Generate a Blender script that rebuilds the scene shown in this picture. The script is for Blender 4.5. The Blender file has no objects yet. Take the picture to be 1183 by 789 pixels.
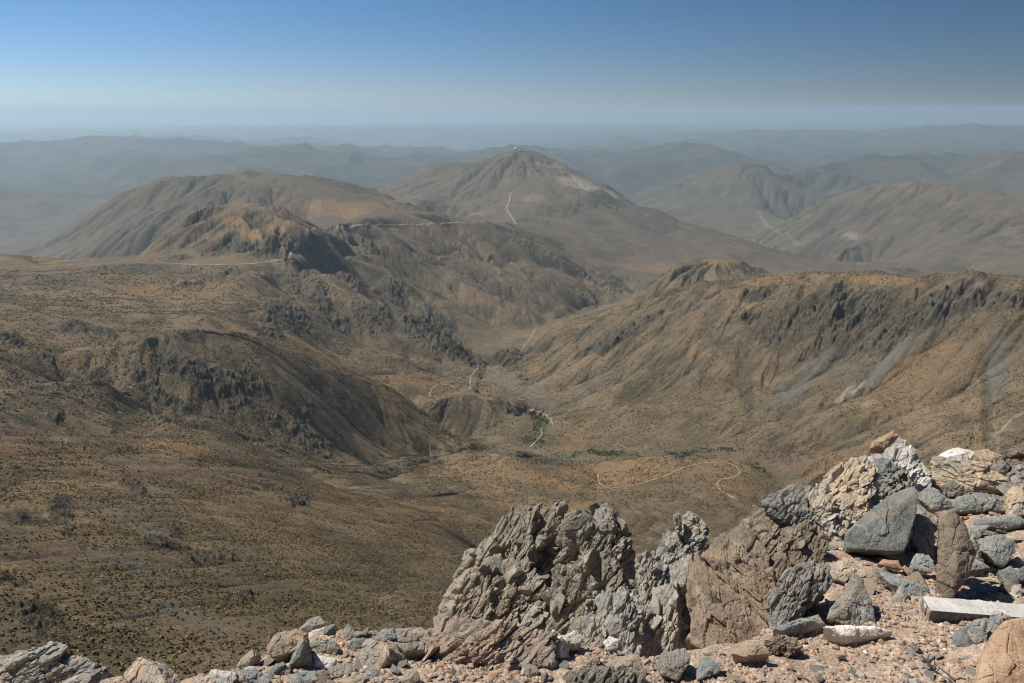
import bpy, bmesh, math, random, time
import numpy as np
from mathutils import Vector
T0 = time.time()
SC = bpy.context.scene
COL = SC.collection
Q = 1.0                      # terrain mesh quality (1 = final)
rng = np.random.default_rng(7)

# ------------------------------------------------------------------ camera model
W, H, F = 1183.0, 789.0, 930.0
PITCH = math.radians(16.1)
cP, sP = math.cos(PITCH), math.sin(PITCH)

def ray(px, py):
    a = (px - W/2)/F; b = -(py - H/2)/F
    return np.array([a, cP + b*sP, -sP + b*cP])
def polar(px, py):           # azimuth and tan(elevation) of the ray
    d = ray(px, py)
    return math.atan2(d[0], d[1]), d[2]/math.hypot(d[0], d[1])
def project(x, y, z):
    dep = y*cP - z*sP; up = y*sP + z*cP
    return W/2 + F*x/dep, H/2 - F*up/dep

# ------------------------------------------------------------------ numpy noise
def h2(ix, iy, s):
    h = (ix.astype(np.int64)*374761393 + iy.astype(np.int64)*668265263 + s*1442695041) & 0xffffffff
    h = ((h ^ (h >> 13))*1274126177) & 0xffffffff
    h = ((h ^ (h >> 16))*2246822519) & 0xffffffff
    return ((h ^ (h >> 15)) & 0xffffff).astype(np.float32)/16777216.0
def h3(ix, iy, iz, s):
    return h2(ix + iz*7919, iy + iz*104729, s)
def gnoise2(x, y, s):        # gradient noise about -0.7..0.7
    ix = np.floor(x); iy = np.floor(y)
    fx = (x-ix).astype(np.float32); fy = (y-iy).astype(np.float32)
    ix = ix.astype(np.int64); iy = iy.astype(np.int64)
    u = fx*fx*fx*(fx*(fx*6-15)+10); v = fy*fy*fy*(fy*(fy*6-15)+10)
    def g(dx, dy):
        a = h2(ix+dx, iy+dy, s)*6.2831853
        return np.cos(a)*(fx-dx) + np.sin(a)*(fy-dy)
    return (g(0,0)*(1-u)+g(1,0)*u)*(1-v) + (g(0,1)*(1-u)+g(1,1)*u)*v
def vnoise3(p, s):
    i = np.floor(p); f = (p-i).astype(np.float32); i = i.astype(np.int64)
    f = f*f*(3-2*f); r = 0
    for a in (0,1):
        for b in (0,1):
            for c in (0,1):
                w = (f[:,0] if a else 1-f[:,0])*(f[:,1] if b else 1-f[:,1])*(f[:,2] if c else 1-f[:,2])
                r = r + w*h3(i[:,0]+a, i[:,1]+b, i[:,2]+c, s)
    return r*2-1
def fbm3(p, s, o=4):
    r = 0; a = 0.5
    for k in range(o):
        r = r + a*vnoise3(p*(2.03**k)+k*11.3, s+k); a *= 0.5
    return r
def facet3(p, s, tilt=0.9):
    """cellular noise whose cells are tilted flat planes: broken, blocky rock"""
    i = np.floor(p).astype(np.int64)
    best = np.full(len(p), 9e9, np.float32); out = np.zeros(len(p), np.float32); ridge = np.full(len(p), 9e9, np.float32)
    for a in (-1,0,1):
        for b in (-1,0,1):
            for c in (-1,0,1):
                jx, jy, jz = i[:,0]+a, i[:,1]+b, i[:,2]+c
                d0 = p[:,0]-(jx+h3(jx,jy,jz,s)); d1 = p[:,1]-(jy+h3(jx,jy,jz,s+1)); d2 = p[:,2]-(jz+h3(jx,jy,jz,s+2))
                d = d0*d0+d1*d1+d2*d2
                v = (h3(jx,jy,jz,s+3)-.5) + tilt*((h3(jx,jy,jz,s+4)-.5)*d0+(h3(jx,jy,jz,s+5)-.5)*d1+(h3(jx,jy,jz,s+6)-.5)*d2)
                m = d < best
                ridge = np.where(m, best, np.minimum(ridge, d))
                out = np.where(m, v, out); best = np.where(m, d, best)
    return out, np.sqrt(ridge)-np.sqrt(best)
def facet2(x, y, s, tilt=0.9):
    ix = np.floor(x).astype(np.int64); iy = np.floor(y).astype(np.int64)
    best = np.full(x.shape, 9e9, np.float32); out = np.zeros(x.shape, np.float32)
    for a in (-1,0,1):
        for b in (-1,0,1):
            jx, jy = ix+a, iy+b
            d0 = x-(jx+h2(jx,jy,s)); d1 = y-(jy+h2(jx,jy,s+1))
            d = d0*d0+d1*d1
            v = (h2(jx,jy,s+3)-.5)+tilt*((h2(jx,jy,s+4)-.5)*d0+(h2(jx,jy,s+5)-.5)*d1)
            m = d < best
            out = np.where(m, v, out); best = np.where(m, d, best)
    return out
def sstep(a, b, x):
    t = np.clip((x-a)/(b-a), 0, 1); return t*t*(3-2*t)

# ------------------------------------------------------------------ mesh + tags
def mesh_np(name, V, Fc, mat=None, parent=None, smooth=False, loc=None):
    V = np.asarray(V, np.float32); Fc = np.asarray(Fc, np.int32)
    me = bpy.data.meshes.new(name)
    me.vertices.add(len(V)); me.vertices.foreach_set('co', V.ravel())
    n, k = Fc.shape
    me.loops.add(n*k); me.loops.foreach_set('vertex_index', Fc.ravel())
    me.polygons.add(n); me.polygons.foreach_set('loop_start', np.arange(0, n*k, k, dtype=np.int32))
    me.polygons.foreach_set('use_smooth', np.full(n, smooth, dtype=bool))
    me.update(calc_edges=True)
    if mat: me.materials.append(mat)
    o = bpy.data.objects.new(name, me); COL.objects.link(o)
    if loc is not None: o.location = tuple(float(c) for c in loc)
    if parent: o.parent = parent
    return o
def tag(o, label=None, cat=None, group=None, kind=None):
    if label: o['label'] = label
    if cat: o['category'] = cat
    if group: o['group'] = group
    if kind: o['kind'] = kind
    return o

# ------------------------------------------------------------------ nodes
class NT:
    def __init__(s, name):
        s.m = bpy.data.materials.new(name); s.m.use_nodes = True
        s.t = s.m.node_tree; s.t.nodes.clear()
        s.out = s.t.nodes.new('ShaderNodeOutputMaterial')
    def n(s, typ, **kw):
        nd = s.t.nodes.new(typ)
        for k, v in kw.items():
            if k in nd.inputs: nd.inputs[k].default_value = v
            else: setattr(nd, k, v)
        return nd
    def l(s, a, b): s.t.links.new(a, b)
    def noise(s, vec, scale, detail=4, rough=0.55, dist=0.0):
        nd = s.n('ShaderNodeTexNoise'); nd.inputs['Scale'].default_value = scale
        nd.inputs['Detail'].default_value = detail; nd.inputs['Roughness'].default_value = rough
        nd.inputs['Distortion'].default_value = dist
        s.l(vec, nd.inputs['Vector']); return nd.outputs['Fac']
    def vor(s, vec, scale, feature='F1', out='Distance', rand=1.0):
        nd = s.n('ShaderNodeTexVoronoi', feature=feature); nd.inputs['Scale'].default_value = scale
        nd.inputs['Randomness'].default_value = rand
        s.l(vec, nd.inputs['Vector']); return nd.outputs[out]
    def ramp(s, fac, a, b, lo=0.0, hi=1.0):
        nd = s.n('ShaderNodeMapRange', interpolation_type='SMOOTHSTEP')
        for k, v in zip((1,2,3,4), (a,b,lo,hi)): nd.inputs[k].default_value = v
        s.l(fac, nd.inputs[0]); return nd.outputs[0]
    def math(s, op, a, b=None, clamp=False):
        nd = s.n('ShaderNodeMath', operation=op); nd.use_clamp = clamp
        for i, v in enumerate((a, b)):
            if v is None: continue
            if isinstance(v, (int, float)): nd.inputs[i].default_value = v
            else: s.l(v, nd.inputs[i])
        return nd.outputs[0]
    def mix(s, fac, a, b, mode='MIX'):
        nd = s.n('ShaderNodeMix', data_type='RGBA', blend_type=mode)
        for idx, v in ((0, fac), (6, a), (7, b)):
            if isinstance(v, (int, float)): nd.inputs[idx].default_value = v
            elif isinstance(v, tuple): nd.inputs[idx].default_value = (*v, 1)
            else: s.l(v, nd.inputs[idx])
        return nd.outputs[2]
    def finish(s, col, height=None, dist=0.1, strength=1.0, rough=0.92, spec=0.15, chain=None):
        b = s.n('ShaderNodeBsdfPrincipled'); b.inputs['Roughness'].default_value = rough
        b.inputs['Specular IOR Level'].default_value = spec
        if isinstance(col, tuple): b.inputs['Base Color'].default_value = (*col, 1)
        else: s.l(col, b.inputs['Base Color'])
        prev = None
        for hgt, dd, st in ([(height, dist, strength)] if height is not None else []) + (chain or []):
            bp = s.n('ShaderNodeBump'); bp.inputs['Distance'].default_value = dd; bp.inputs['Strength'].default_value = st
            s.l(hgt, bp.inputs['Height'])
            if prev is not None: s.l(prev, bp.inputs['Normal'])
            prev = bp.outputs[0]
        if prev is not None: s.l(prev, b.inputs['Normal'])
        s.l(b.outputs[0], s.out.inputs['Surface']); return s.m
# ------------------------------------------------------------------ the terrain, as ridges, faces and valley floors
# every vertex: (bearing and height read as a sight line, horizontal distance in metres)
CP = []
def pts(*a):
    for px, py, r in a:
        th, e = polar(px, py); CP.append((th, math.log(r), e))
def atz(z, *a):              # points on a level of height z
    for px, py in a:
        th, e = polar(px, py); CP.append((th, math.log(z/e), e))
def line(a, step=40, back=None):
    """a ridge or floor line, resampled; back = (length as a share of r, fall) adds the far side of a crest"""
    P = []
    for (x0,y0,r0), (x1,y1,r1) in zip(a[:-1], a[1:]):
        n = max(1, int(round(math.hypot(x1-x0, y1-y0)/step)))
        for k in range(n):
            t = k/n; P.append((x0+(x1-x0)*t, y0+(y1-y0)*t, r0+(r1-r0)*t))
    P.append(a[-1])
    for px, py, r in P:
        th, e = polar(px, py); CP.append((th, math.log(r), e))
        if back:
            fr, fall = back
            for k in (0.5, 1.0):
                dr = r*fr*k; CP.append((th, math.log(r+dr), (e*r - fall*dr)/(r+dr)))
def hid(e, r, *pxs):
    for px in pxs:
        th, _ = polar(px, 500); CP.append((th, math.log(r), e))
# our own mountainside
hid(-1.0, 10, -150, 0, 200, 400, 600, 800, 1000, 1183, 1350)
hid(-0.92, 40, -150, 0, 200, 400, 600, 800, 1000, 1183, 1350)
hid(-0.84, 130, -150, 0, 150, 300, 450); hid(-0.80, 130, 600, 750, 900, 1050, 1183, 1350)
hid(-0.74, 350, 560, 700, 850, 1000, 1183, 1350); hid(-0.68, 650, 560, 700, 850, 1000, 1183, 1350)
line([(-100,770,220),(0,762,225),(100,770,225),(200,765,230),(300,745,260),(400,722,320),(480,705,390)], 80)
line([(-100,700,320),(0,690,330),(100,682,345),(200,690,345),(300,700,350),(400,680,450),(490,668,560)], 80)
line([(-100,645,430),(0,640,440),(150,632,470),(300,655,470),(400,640,600),(500,635,760)], 90)
line([(-100,585,580),(0,590,570),(100,585,610),(200,578,680),(300,588,750),(400,592,900),(500,600,1020),(560,600,1120)], 80)
line([(-100,540,820),(0,545,800),(100,545,840),(200,530,950),(300,548,980),(400,566,1150)], 80)
line([(-120,478,1150),(0,492,1120),(90,507,1110),(150,503,1130),(200,487,1160),(250,493,1180),(300,514,1190),(345,541,1200)], 50, (0.14, 0.64))
line([(400,562,1400),(450,560,1520),(500,565,1530),(560,578,1500),(620,590,1450),(690,600,1380),(760,602,1380),(850,600,1420),(900,585,1560)], 60)
line([(560,640,1020),(650,655,930),(750,640,1080),(850,635,1180),(950,640,1200)], 90)
line([(430,545,1680),(500,548,1720),(545,545,1760),(590,524,1830),(635,543,1780),(700,548,1830),(765,530,1850),(850,542,1850)], 50)
pts((60,350,2800),(180,360,2620),(260,352,2800),(330,372,2750),(300,322,3300),(130,322,3300),(220,318,3350))
line([(60,440,1830),(110,455,1760),(160,478,1700)], 40)
# creek floors
line([(330,520,1560),(380,536,1640),(440,540,1780),(500,525,1950),(560,520,2040),(612,512,2090),(680,522,2040),(740,520,2040),(800,515,2030),(860,524,1960),(900,555,1850),(960,590,1760)], 50)
line([(612,505,2120),(622,485,2260),(600,466,2440),(560,452,2650),(548,438,2800),(570,420,3050),(600,397,3500),(625,380,4080),(690,352,4900),(750,337,5700)], 45)
# rounded mound left of the creek
line([(480,474,2240),(510,461,2350),(545,452,2420),(580,463,2360),(603,482,2260)], 22, (.07,.42))
pts((440,500,1930),(480,510,1960),(560,514,2070))
# second spur with the cliffs
line([(-120,365,2150),(0,386,2020),(60,396,1960),(120,400,1930),(170,387,1930),(215,380,1950),(280,388,1980),(330,400,2030),(400,425,2110),(450,447,2120),(490,478,2090),(525,503,2060)], 45, (0.08, 0.52))
line([(0,474,1480),(100,494,1500),(200,488,1640),(280,506,1630)], 60)
pts((240,430,1800),(120,440,1720),(330,450,1830),(400,480,1900),(30,430,1760))
# basin behind it
line([(-120,345,2700),(0,366,2450),(70,374,2400),(150,372,2450),(240,366,2500),(310,378,2550)], 60)
line([(-120,322,3300),(0,338,3050),(100,343,3000),(200,346,3000),(290,338,3150)], 70)
line([(-120,290,3900),(-30,300,3700),(15,298,3700),(50,309,3600),(110,306,3600),(180,303,3600),(250,306,3580),(330,301,3600)], 50)
line([(-120,300,4500),(15,312,4300),(110,316,4300)], 70)
hid(-0.30, 5800, -100, 30, 130)
# orange hill
line([(150,298,3950),(180,284,4150),(215,262,4300),(250,243,4380),(282,236,4420),(312,241,4420),(342,256,4320),(372,273,4260)], 30, (0.16, 0.30))
pts((345,287,3750),(360,276,3950),(270,280,3850),(230,285,3850))
# dark spur running down to the creek
line([(385,322,3460),(425,337,3420),(460,360,3330),(500,386,3200),(535,405,3080),(562,421,2960)], 32, (0.11, 0.40))
pts((400,385,3020),(350,360,3000),(450,410,2880),(380,410,2760),(440,435,2600),(480,440,2640),(505,425,2860))
line([(320,330,3300),(330,355,3020)], 30)
# plateau and long face behind
line([(385,262,4700),(420,252,5100),(450,246,5300),(500,248,5400),(535,254,5450),(572,261,5500),(612,284,5350),(652,304,5250),(700,328,5150),(735,340,5200)], 40, (0.10, 0.25))
pts((440,296,4450),(480,312,4420),(530,325,4400),(570,345,4300),(610,365,4200),(520,290,4900),(580,310,4750),(640,335,4700))
# left mountain
line([(-120,318,7900),(10,293,7900),(60,274,7900),(100,251,7850),(140,228,7800),(180,208,7700),(212,200,7600),(250,202,7500),(290,198,7500),(330,204,7450),(380,207,7400),(425,217,7300),(455,230,7100),(480,243,6800)], 40, (0.2, 0.35))
pts((120,290,6700),(180,262,6500),(200,240,6900),(320,225,6500),(380,232,6300),(430,238,6300),(60,297,7300),(250,222,6700))
# observatory mountain
line([(440,222,10700),(455,213,10700),(480,200,10600),(510,190,10600),(545,189,10500),(570,182,10300),(585,176,10200),(597,173,10200),(622,178,10150),(650,190,10000),(680,205,9700),(700,212,9600),(730,228,9400),(760,245,9200),(800,262,9000),(850,275,8900),(890,285,8800),(935,299,8600)], 32, (0.16, 0.35))
line([(590,262,6300),(588,250,7800),(600,225,8700),(615,200,9500)], 30)
pts((520,235,8800),(480,235,8600),(560,215,9200),(660,235,8600),(720,260,8000),(680,290,6600),(740,300,6800),(790,290,7400),(850,303,7200),(760,322,6100),(700,312,6100),(640,280,6700),(820,318,6300),(560,245,8200))
# small reddish dome
line([(770,318,3850),(800,306,3900),(830,299,3950),(855,305,3950),(880,318,3900)], 25, (0.2, 0.3))
# hill on the right
line([(1350,338,2350),(1250,328,2480),(1183,322,2560),(1140,316,2620),(1100,317,2640),(1040,320,2640),(980,316,2700),(900,317,2760),(860,320,2800),(800,328,2900),(750,342,3000),(700,358,3090),(660,372,3150),(630,387,3150),(600,404,3060),(580,420,2960)], 40, (0.14, 0.45))
line([(600,440,2780),(640,430,2760),(700,430,2620),(780,420,2550),(860,410,2480),(940,415,2400),(1020,415,2340),(1100,415,2300),(1183,415,2250),(1300,420,2200)], 70)
line([(650,480,2330),(720,485,2230),(800,480,2200),(880,475,2170),(960,480,2110),(1040,490,2030),(1120,500,1940),(1183,500,1900),(1300,500,1850)], 70)
line([(950,560,1830),(1040,560,1780),(1100,560,1740),(1183,560,1700),(1300,560,1650)], 80)
hid(-0.60, 1250, 1000, 1100, 1183, 1300)
# far valley floor with the river, and mountains right
atz(-1600, (1010,304),(985,303),(960,297),(938,289),(920,278),(890,265),(877,255),(890,248))
line([(935,245,11400),(960,232,11400),(985,222,11300),(1020,213,11200),(1060,210,11000),(1110,215,10800),(1150,222,10600),(1183,229,10400),(1260,225,10200),(1350,232,10000)], 40, (0.15, 0.30))
pts((980,285,9500),(1040,300,8500),(1100,295,8400),(1183,285,8300),(1100,255,9600),(1183,310,7200),(1080,312,7600),(1280,300,7500),(1000,250,10400),(960,262,10700))
line([(740,226,15000),(775,213,15500),(820,206,15500),(850,205,15500),(885,212,15000),(930,228,14000)], 40, (0.15, 0.2))
atz(-1600, (780,245),(830,250),(740,238))
line([(640,178,23000),(700,177,24000),(770,178,24000),(850,184,23000),(930,195,21000),(1000,198,19000)], 60, (0.12, 0.12))
line([(960,205,17000),(1030,195,19000),(1100,195,19000),(1183,190,20000),(1300,190,20000)], 70, (0.12, 0.1))
line([(700,166,42000),(800,162,43000),(900,158,45000),(1000,160,43000),(1090,152,45000),(1183,154,45000),(1300,154,45000)], 70, (0.2, 0.03))
atz(-1650, (0,262),(60,255),(120,240),(0,235),(90,225),(0,215),(130,210),(60,212),(-100,260),(-100,220),(900,190),(1100,180))
line([(205,195,19000),(250,187,20000),(300,182,21000),(350,183,21000),(380,186,20000),(430,198,18000)], 50, (0.1, 0.1))
line([(-100,186,28000),(0,180,28000),(60,177,29000),(100,172,29000),(135,166,30000),(175,170,31000),(215,174,31000),(280,176,31000)], 40, (0.12, 0.06))
line([(180,168,42000),(215,164,42000),(260,168,43000),(300,171,43000),(340,165,43000),(390,170,44000),(440,178,44000),(500,182,40000),(560,182,36000)], 40, (0.12, 0.05))
for px in (-120, 0, 150, 300, 450, 600, 750, 900, 1050, 1183, 1300):
    th, _ = polar(px, 300)
    for r in (60000, 95000, 260000): CP.append((th, math.log(r), -1720/r))

CPA = np.array(CP)
EPS = 0.02
def rbf_fit(P, V):
    n = len(P)
    D = np.sqrt(((P[:,None]-P[None])**2).sum(-1) + EPS**2)
    A = np.zeros((n+3, n+3)); A[:n,:n] = D - 0.0015*np.eye(n)*-1*-1
    A[:n,n] = 1; A[:n,n+1:] = P; A[n,:n] = 1; A[n+1:,:n] = P.T
    return np.linalg.solve(A, np.concatenate([V, [0,0,0]]))
def rbf_eval(P, w, X):
    out = np.empty(len(X))
    for i in range(0, len(X), 20000):
        x = X[i:i+20000]
        D = np.sqrt(((x[:,None]-P[None])**2).sum(-1) + EPS**2)
        out[i:i+20000] = D @ w[:-3] + w[-3] + x @ w[-2:]
    return out
RW = rbf_fit(CPA[:,:2], CPA[:,2])

K = 4
def axis(segs):
    a = [segs[0][0]]
    for x0, x1, st in segs:
        n = max(K, int(math.ceil((x1-x0)/st/K))*K)
        a += list(np.linspace(x0, x1, n+1)[1:])
    return np.array(a)
ql = 1.0/Q
TH = axis([(-math.pi, -0.9, 0.05), (-0.9, -0.68, 0.006), (-0.68, 0.68, 0.00115*ql), (0.68, 0.9, 0.006), (0.9, math.pi, 0.05)])
LR = axis([(math.log(10), math.log(200), 0.03), (math.log(200), math.log(1400), 0.003*ql), (math.log(1400), math.log(3600), 0.0019*ql), (math.log(3600), math.log(12500), 0.003*ql), (math.log(12500), math.log(95000), 0.007*ql), (math.log(95000), math.log(260000), .03)])
nT, nR = len(TH), len(LR)
def upsample(A):             # Catmull-Rom by K on both axes
    for ax in (0, 1):
        A = np.moveaxis(A, ax, 0)
        p = np.concatenate([2*A[:1]-A[1:2], A, 2*A[-1:]-A[-2:-1]])
        a, b, c, d = p[:-3], p[1:-2], p[2:-1], p[3:]
        out = np.empty(((len(A)-1)*K+1,)+A.shape[1:])
        for k in range(K):
            t = k/K
            out[k:-1:K] = .5*(2*b+(c-a)*t+(2*a-5*b+4*c-d)*t*t+(3*b-a-3*c+d)*t**3)
        out[-1] = A[-1]
        A = np.moveaxis(out, 0, ax)
    return A
tc, rc = np.clip(TH[::K], -0.74, 0.74), LR[::K]
G = np.stack(np.meshgrid(tc, rc, indexing='ij'), -1).reshape(-1, 2)
Ec = rbf_eval(CPA[:,:2], RW, G).reshape(len(tc), len(rc))
eg = np.interp(rc, np.log([10, 60, 300, 1500, 4000, 10000, 30000, 95000, 260000]), [-.9, -.7, -.62, -.45, -.25, -.14, -.05, -.018, -.0066])
wb = sstep(0.75, 1.4, np.abs(TH[::K]))[:,None]
Ec = Ec*(1-wb) + eg[None]*wb
E = upsample(Ec)
R = np.exp(LR)[None,:]
X = (np.sin(TH)[:,None]*R).astype(np.float64); Y = (np.cos(TH)[:,None]*R).astype(np.float64)
Z = E*R
print('base', nT, nR, round(time.time()-T0, 1))
EB = E.copy()

def hit(px, py, grid=None, rmin=150.0):
    """first terrain crossing of a sight line -> (x, y, z)"""
    g = E if grid is None else grid
    th, e = polar(px, py)
    j = np.searchsorted(TH, th)-1; t = (th-TH[j])/(TH[j+1]-TH[j])
    col = g[j]*(1-t) + g[j+1]*t
    k0 = np.searchsorted(LR, math.log(rmin))
    k = k0 + int(np.argmax(col[k0:] >= e))
    if col[k] < e: return None
    s = (e-col[k-1])/(col[k]-col[k-1]+1e-12) if k > k0 else 1
    r = math.exp(LR[k-1]+(LR[k]-LR[k-1])*s)
    return np.array([math.sin(th)*r, math.cos(th)*r, e*r])
def zat(x, y):
    th = np.arctan2(x, y); lr = np.log(np.hypot(x, y))
    j = np.clip(np.searchsorted(TH, th)-1, 0, nT-2); k = np.clip(np.searchsorted(LR, lr)-1, 0, nR-2)
    a = (th-TH[j])/(TH[j+1]-TH[j]); b = (lr-LR[k])/(LR[k+1]-LR[k])
    return (Z[j,k]*(1-a)*(1-b)+Z[j+1,k]*a*(1-b)+Z[j,k+1]*(1-a)*b+Z[j+1,k+1]*a*b)

# ---- patches of rock, dry grass, scree and pale earth on the slopes
# (px, py, half length, half width, tilt in degrees counterclockwise, channel, strength)
PATCH = [
 # cliffs of the right hill
 (915,368,48,15,37,'r',1),(960,352,30,14,30,'r',1),(986,366,50,22,28,'r',1),(955,395,45,14,32,'r',.8),(1062,366,66,17,28,'r',1),(1020,395,50,12,30,'r',.7),(1108,322,55,5,0,'r',.5),(1155,348,40,12,-5,'r',.8),
 (861,364,26,7,20,'r',.8),(812,442,11,5,50,'r',.8),(874,337,26,7,10,'r',.9),(715,389,38,8,28,'r',.9),(688,404,14,6,10,'r',.9),(740,372,30,6,25,'r',.8),(790,350,30,5,15,'r',.6),(675,385,18,5,25,'r',.7),(1180,345,20,14,0,'r',.7),
 (740,446,60,7,38,'d',.8),(860,440,10,40,8,'d',.8),(905,505,55,5,33,'d',.7),(930,490,60,4,33,'d',.5),(1140,470,6,50,0,'d',.7),(622,492,6,16,-12,'g',1),(612,508,14,5,0,'g',1),(556,432,4,18,-20,'g',1),(585,412,16,3,20,'g',.8),(545,521,36,2.2,4,'g',.8),(450,534,40,2,0,'g',.6),(700,524,50,3,3,'g',.7),(810,522,50,3,4,'g',.8),(875,540,16,4,-40,'g',.8),(615,480,4,14,5,'g',.8),
 # second spur
 (203,420,32,12,-30,'r',1),(252,442,46,22,-32,'r',1),(292,440,22,12,-30,'r',1),(190,458,34,9,-32,'r',.9),(160,430,30,9,-35,'r',.7),(113,435,15,9,-20,'r',.9),(199,487,15,8,-20,'r',1),(366,514,28,13,-25,'r',1),(345,488,22,9,50,'r',.8),(320,478,16,7,-20,'r',.6),
 (86,377,20,8,0,'r',1),(122,384,16,6,-10,'r',1),(14,388,14,7,-10,'r',.9),(60,410,20,8,-20,'r',.5),(15,432,12,8,0,'r',.5),(65,483,12,7,0,'r',.6),(134,497,10,5,0,'r',.5),
 # our slope
 (70,586,18,17,-40,'r',1),(40,600,26,9,-20,'r',.7),(85,620,20,7,-20,'r',.6),(346,576,13,8,0,'r',1),(155,562,22,6,-20,'r',.8),(183,627,30,10,-15,'r',.9),(228,640,20,8,0,'r',.9),(207,615,8,6,0,'r',.9),(262,640,20,6,0,'r',.6),(40,709,30,15,-10,'r',1),(15,672,24,8,-20,'r',.9),(286,690,8,5,0,'r',.8),(60,736,26,7,-15,'r',.7),(205,592,16,5,0,'r',.5),(310,560,26,7,-30,'r',.4),(20,545,14,6,0,'r',.6),(250,560,10,4,0,'r',.6),(178,660,7,4,0,'r',.8),
 # dark spur and the slope above
 (457,339,27,10,-15,'r',1),(500,384,42,20,-25,'r',.9),(540,412,26,8,-20,'r',.9),(410,277,28,7,-15,'r',.5*.9),(288,284,52,12,0,'r',.8),(250,292,20,6,0,'r',.6),(335,366,28,18,-20,'r',.8),(308,380,24,9,-15,'r',.9),(350,332,34,16,-20,'r',.7),(400,320,30,12,-30,'r',.8),(430,370,30,14,-35,'r',.6),(382,360,30,12,-50,'r',.5),(503,243,38,6,-3,'r',.8),(560,330,50,10,-35,'d',.4),(475,300,50,12,-15,'d',.6),(380,280,16,7,-30,'r',.45),(216,328,24,4,0,'r',.8),(250,320,16,3,0,'r',.6),(175,310,34,4,15,'d',.8),(60,330,20,7,0,'d',.6),(300,250,30,6,-10,'r',.5),(205,295,14,5,0,'r',.7),
 # left mountain
 (220,206,26,9,-10,'r',.9),(235,232,28,12,20,'r',.6),(290,200,16,5,0,'r',.8),(380,208,60,5,-5,'r',.6),(270,215,60,8,-10,'r',.5),(170,250,70,14,28,'d',.4),(60,285,90,10,12,'s',.5),(120,270,90,12,25,'s',.4),
 # observatory mountain
 (643,243,32,7,0,'r',.8),(678,239,16,7,0,'r',.9),(703,231,22,9,-15,'r',.9),(615,253,18,5,-10,'r',.7),(560,188,20,5,0,'r',.7),(545,193,20,5,10,'r',.5),(755,245,22,5,-25,'r',.7),(760,258,26,8,-30,'r',.6),(510,192,30,5,0,'d',.5),(700,270,40,8,-40,'d',.5),(640,275,26,8,-20,'d',.5),(668,212,26,7,-12,'p',.7),(690,218,24,5,-12,'p',.6),(640,188,24,3,-10,'p',.35),(612,230,14,5,0,'p',.3),
 # right mountains
 (960,255,26,14,40,'r',.7),(1000,250,34,10,20,'r',.6),(985,275,14,3,10,'p',.5),(965,262,14,2,20,'p',.4),(1080,245,50,12,-20,'d',.5),(1050,270,50,10,35,'d',.4),(1125,280,60,8,35,'d',.4),(1043,315,22,5,0,'r',.9),(1103,308,16,5,0,'r',.7),(800,302,16,4,20,'r',.35),(830,301,18,5,-10,'w',.8),
 (548,480,46,20,0,'d',.5),(520,470,26,9,20,'d',.4),
 (235,478,70,6,-8,'d',.7),(330,510,34,6,-35,'d',.6),(130,488,30,5,15,'d',.5),(540,432,30,4,0,'d',.4),
 # scree
 (925,443,58,13,40,'s',.9),(1035,412,66,9,40,'s',1),(1075,378,40,8,35,'s',.9),(990,425,40,8,40,'s',.6),(1152,425,11,40,0,'s',1),(600,446,44,13,-25,'s',.7),(690,440,50,12,30,'s',.35),(140,598,60,5,-20,'s',.6),(190,700,80,6,-18,'s',.8),(300,736,60,5,10,'s',.5),(640,525,60,5,-5,'s',.6),(800,525,60,4,4,'s',.6),(70,505,24,4,-25,'s',.8),(155,655,60,7,-20,'s',.6),
 # warm dry grass
 (285,262,30,10,-15,'w',1),(330,262,30,10,-20,'w',.8),(395,240,50,10,0,'w',1),(430,235,30,5,0,'w',.6),(200,335,70,14,0,'w',.8),(40,310,60,7,0,'w',.25),(100,345,60,12,0,'w',.5),(300,388,50,5,-10,'w',.8),(380,412,60,11,-22,'w',1),(440,455,50,22,-35,'w',1),(480,440,40,8,0,'w',.9),(520,456,34,4,5,'w',.8),(200,515,40,10,-5,'w',1),(150,500,50,8,10,'w',.6),(300,600,90,30,-30,'w',.55),(430,590,120,30,-10,'w',.5),(560,545,80,16,-5,'w',.7),(690,550,100,14,3,'w',1),(620,585,70,10,0,'w',.8),(780,540,80,12,0,'w',.9),(850,560,40,18,0,'w',.5),(900,322,70,5,0,'w',1),(1010,325,40,4,0,'w',1),(1040,325,40,5,0,'w',.8),(670,500,30,12,20,'w',.6),(500,150+160,40,10,-20,'w',.2),(540,345,50,8,-15,'w',.4),(680,325,40,6,-20,'w',.6),(760,310,60,6,-8,'w',.6),(950,535,50,10,10,'w',.35),(1060,430,80,40,40,'w',.45),(20,395,60,10,-5,'w',.5),(100,420,70,20,-20,'w',.4),(60,530,80,12,-10,'w',.5),(1130,520,5,40,0,'w',.9),
 (982,455,26,2.5,38,'p',.9),(1003,468,10,3,20,'p',.9),(1165,488,24,1.6,38,'p',.7),(1152,505,2.5,16,10,'p',.5),(1108,352,46,3,40,'p',.4),(70,512,12,2,0,'p',.3),(190,527,14,2,0,'p',.5),(540,245,30,3,0,'p',.25),
]
for (x0,y0),(x1,y1) in zip(*(lambda L:(L[:-1],L[1:]))([(877,255),(889,265),(905,271),(920,277),(937,288),(961,296),(981,302),(1006,303.5)])):
    for k in range(3):
        t=(k+.5)/3; PATCH.append((x0+(x1-x0)*t, y0+(y1-y0)*t, 9, 1.5, -math.degrees(math.atan2(y1-y0, x1-x0)), 'p', .32))
PX, PY = project(X, Y, Z)
vis_ok = (np.abs(TH) < 0.9)[:,None] & (Y > 0)
CH = {c: np.zeros((nT, nR), np.float32) for c in 'rwspdg'}
lam = R*0.035
wx = gnoise2(X/lam, Y/lam, 21); wy = gnoise2(X/lam+31, Y/lam, 22)
wx2 = gnoise2(X/lam*3.1, Y/lam*3.1, 23); wy2 = gnoise2(X/lam*3.1+31, Y/lam*3.1, 24)
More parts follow.
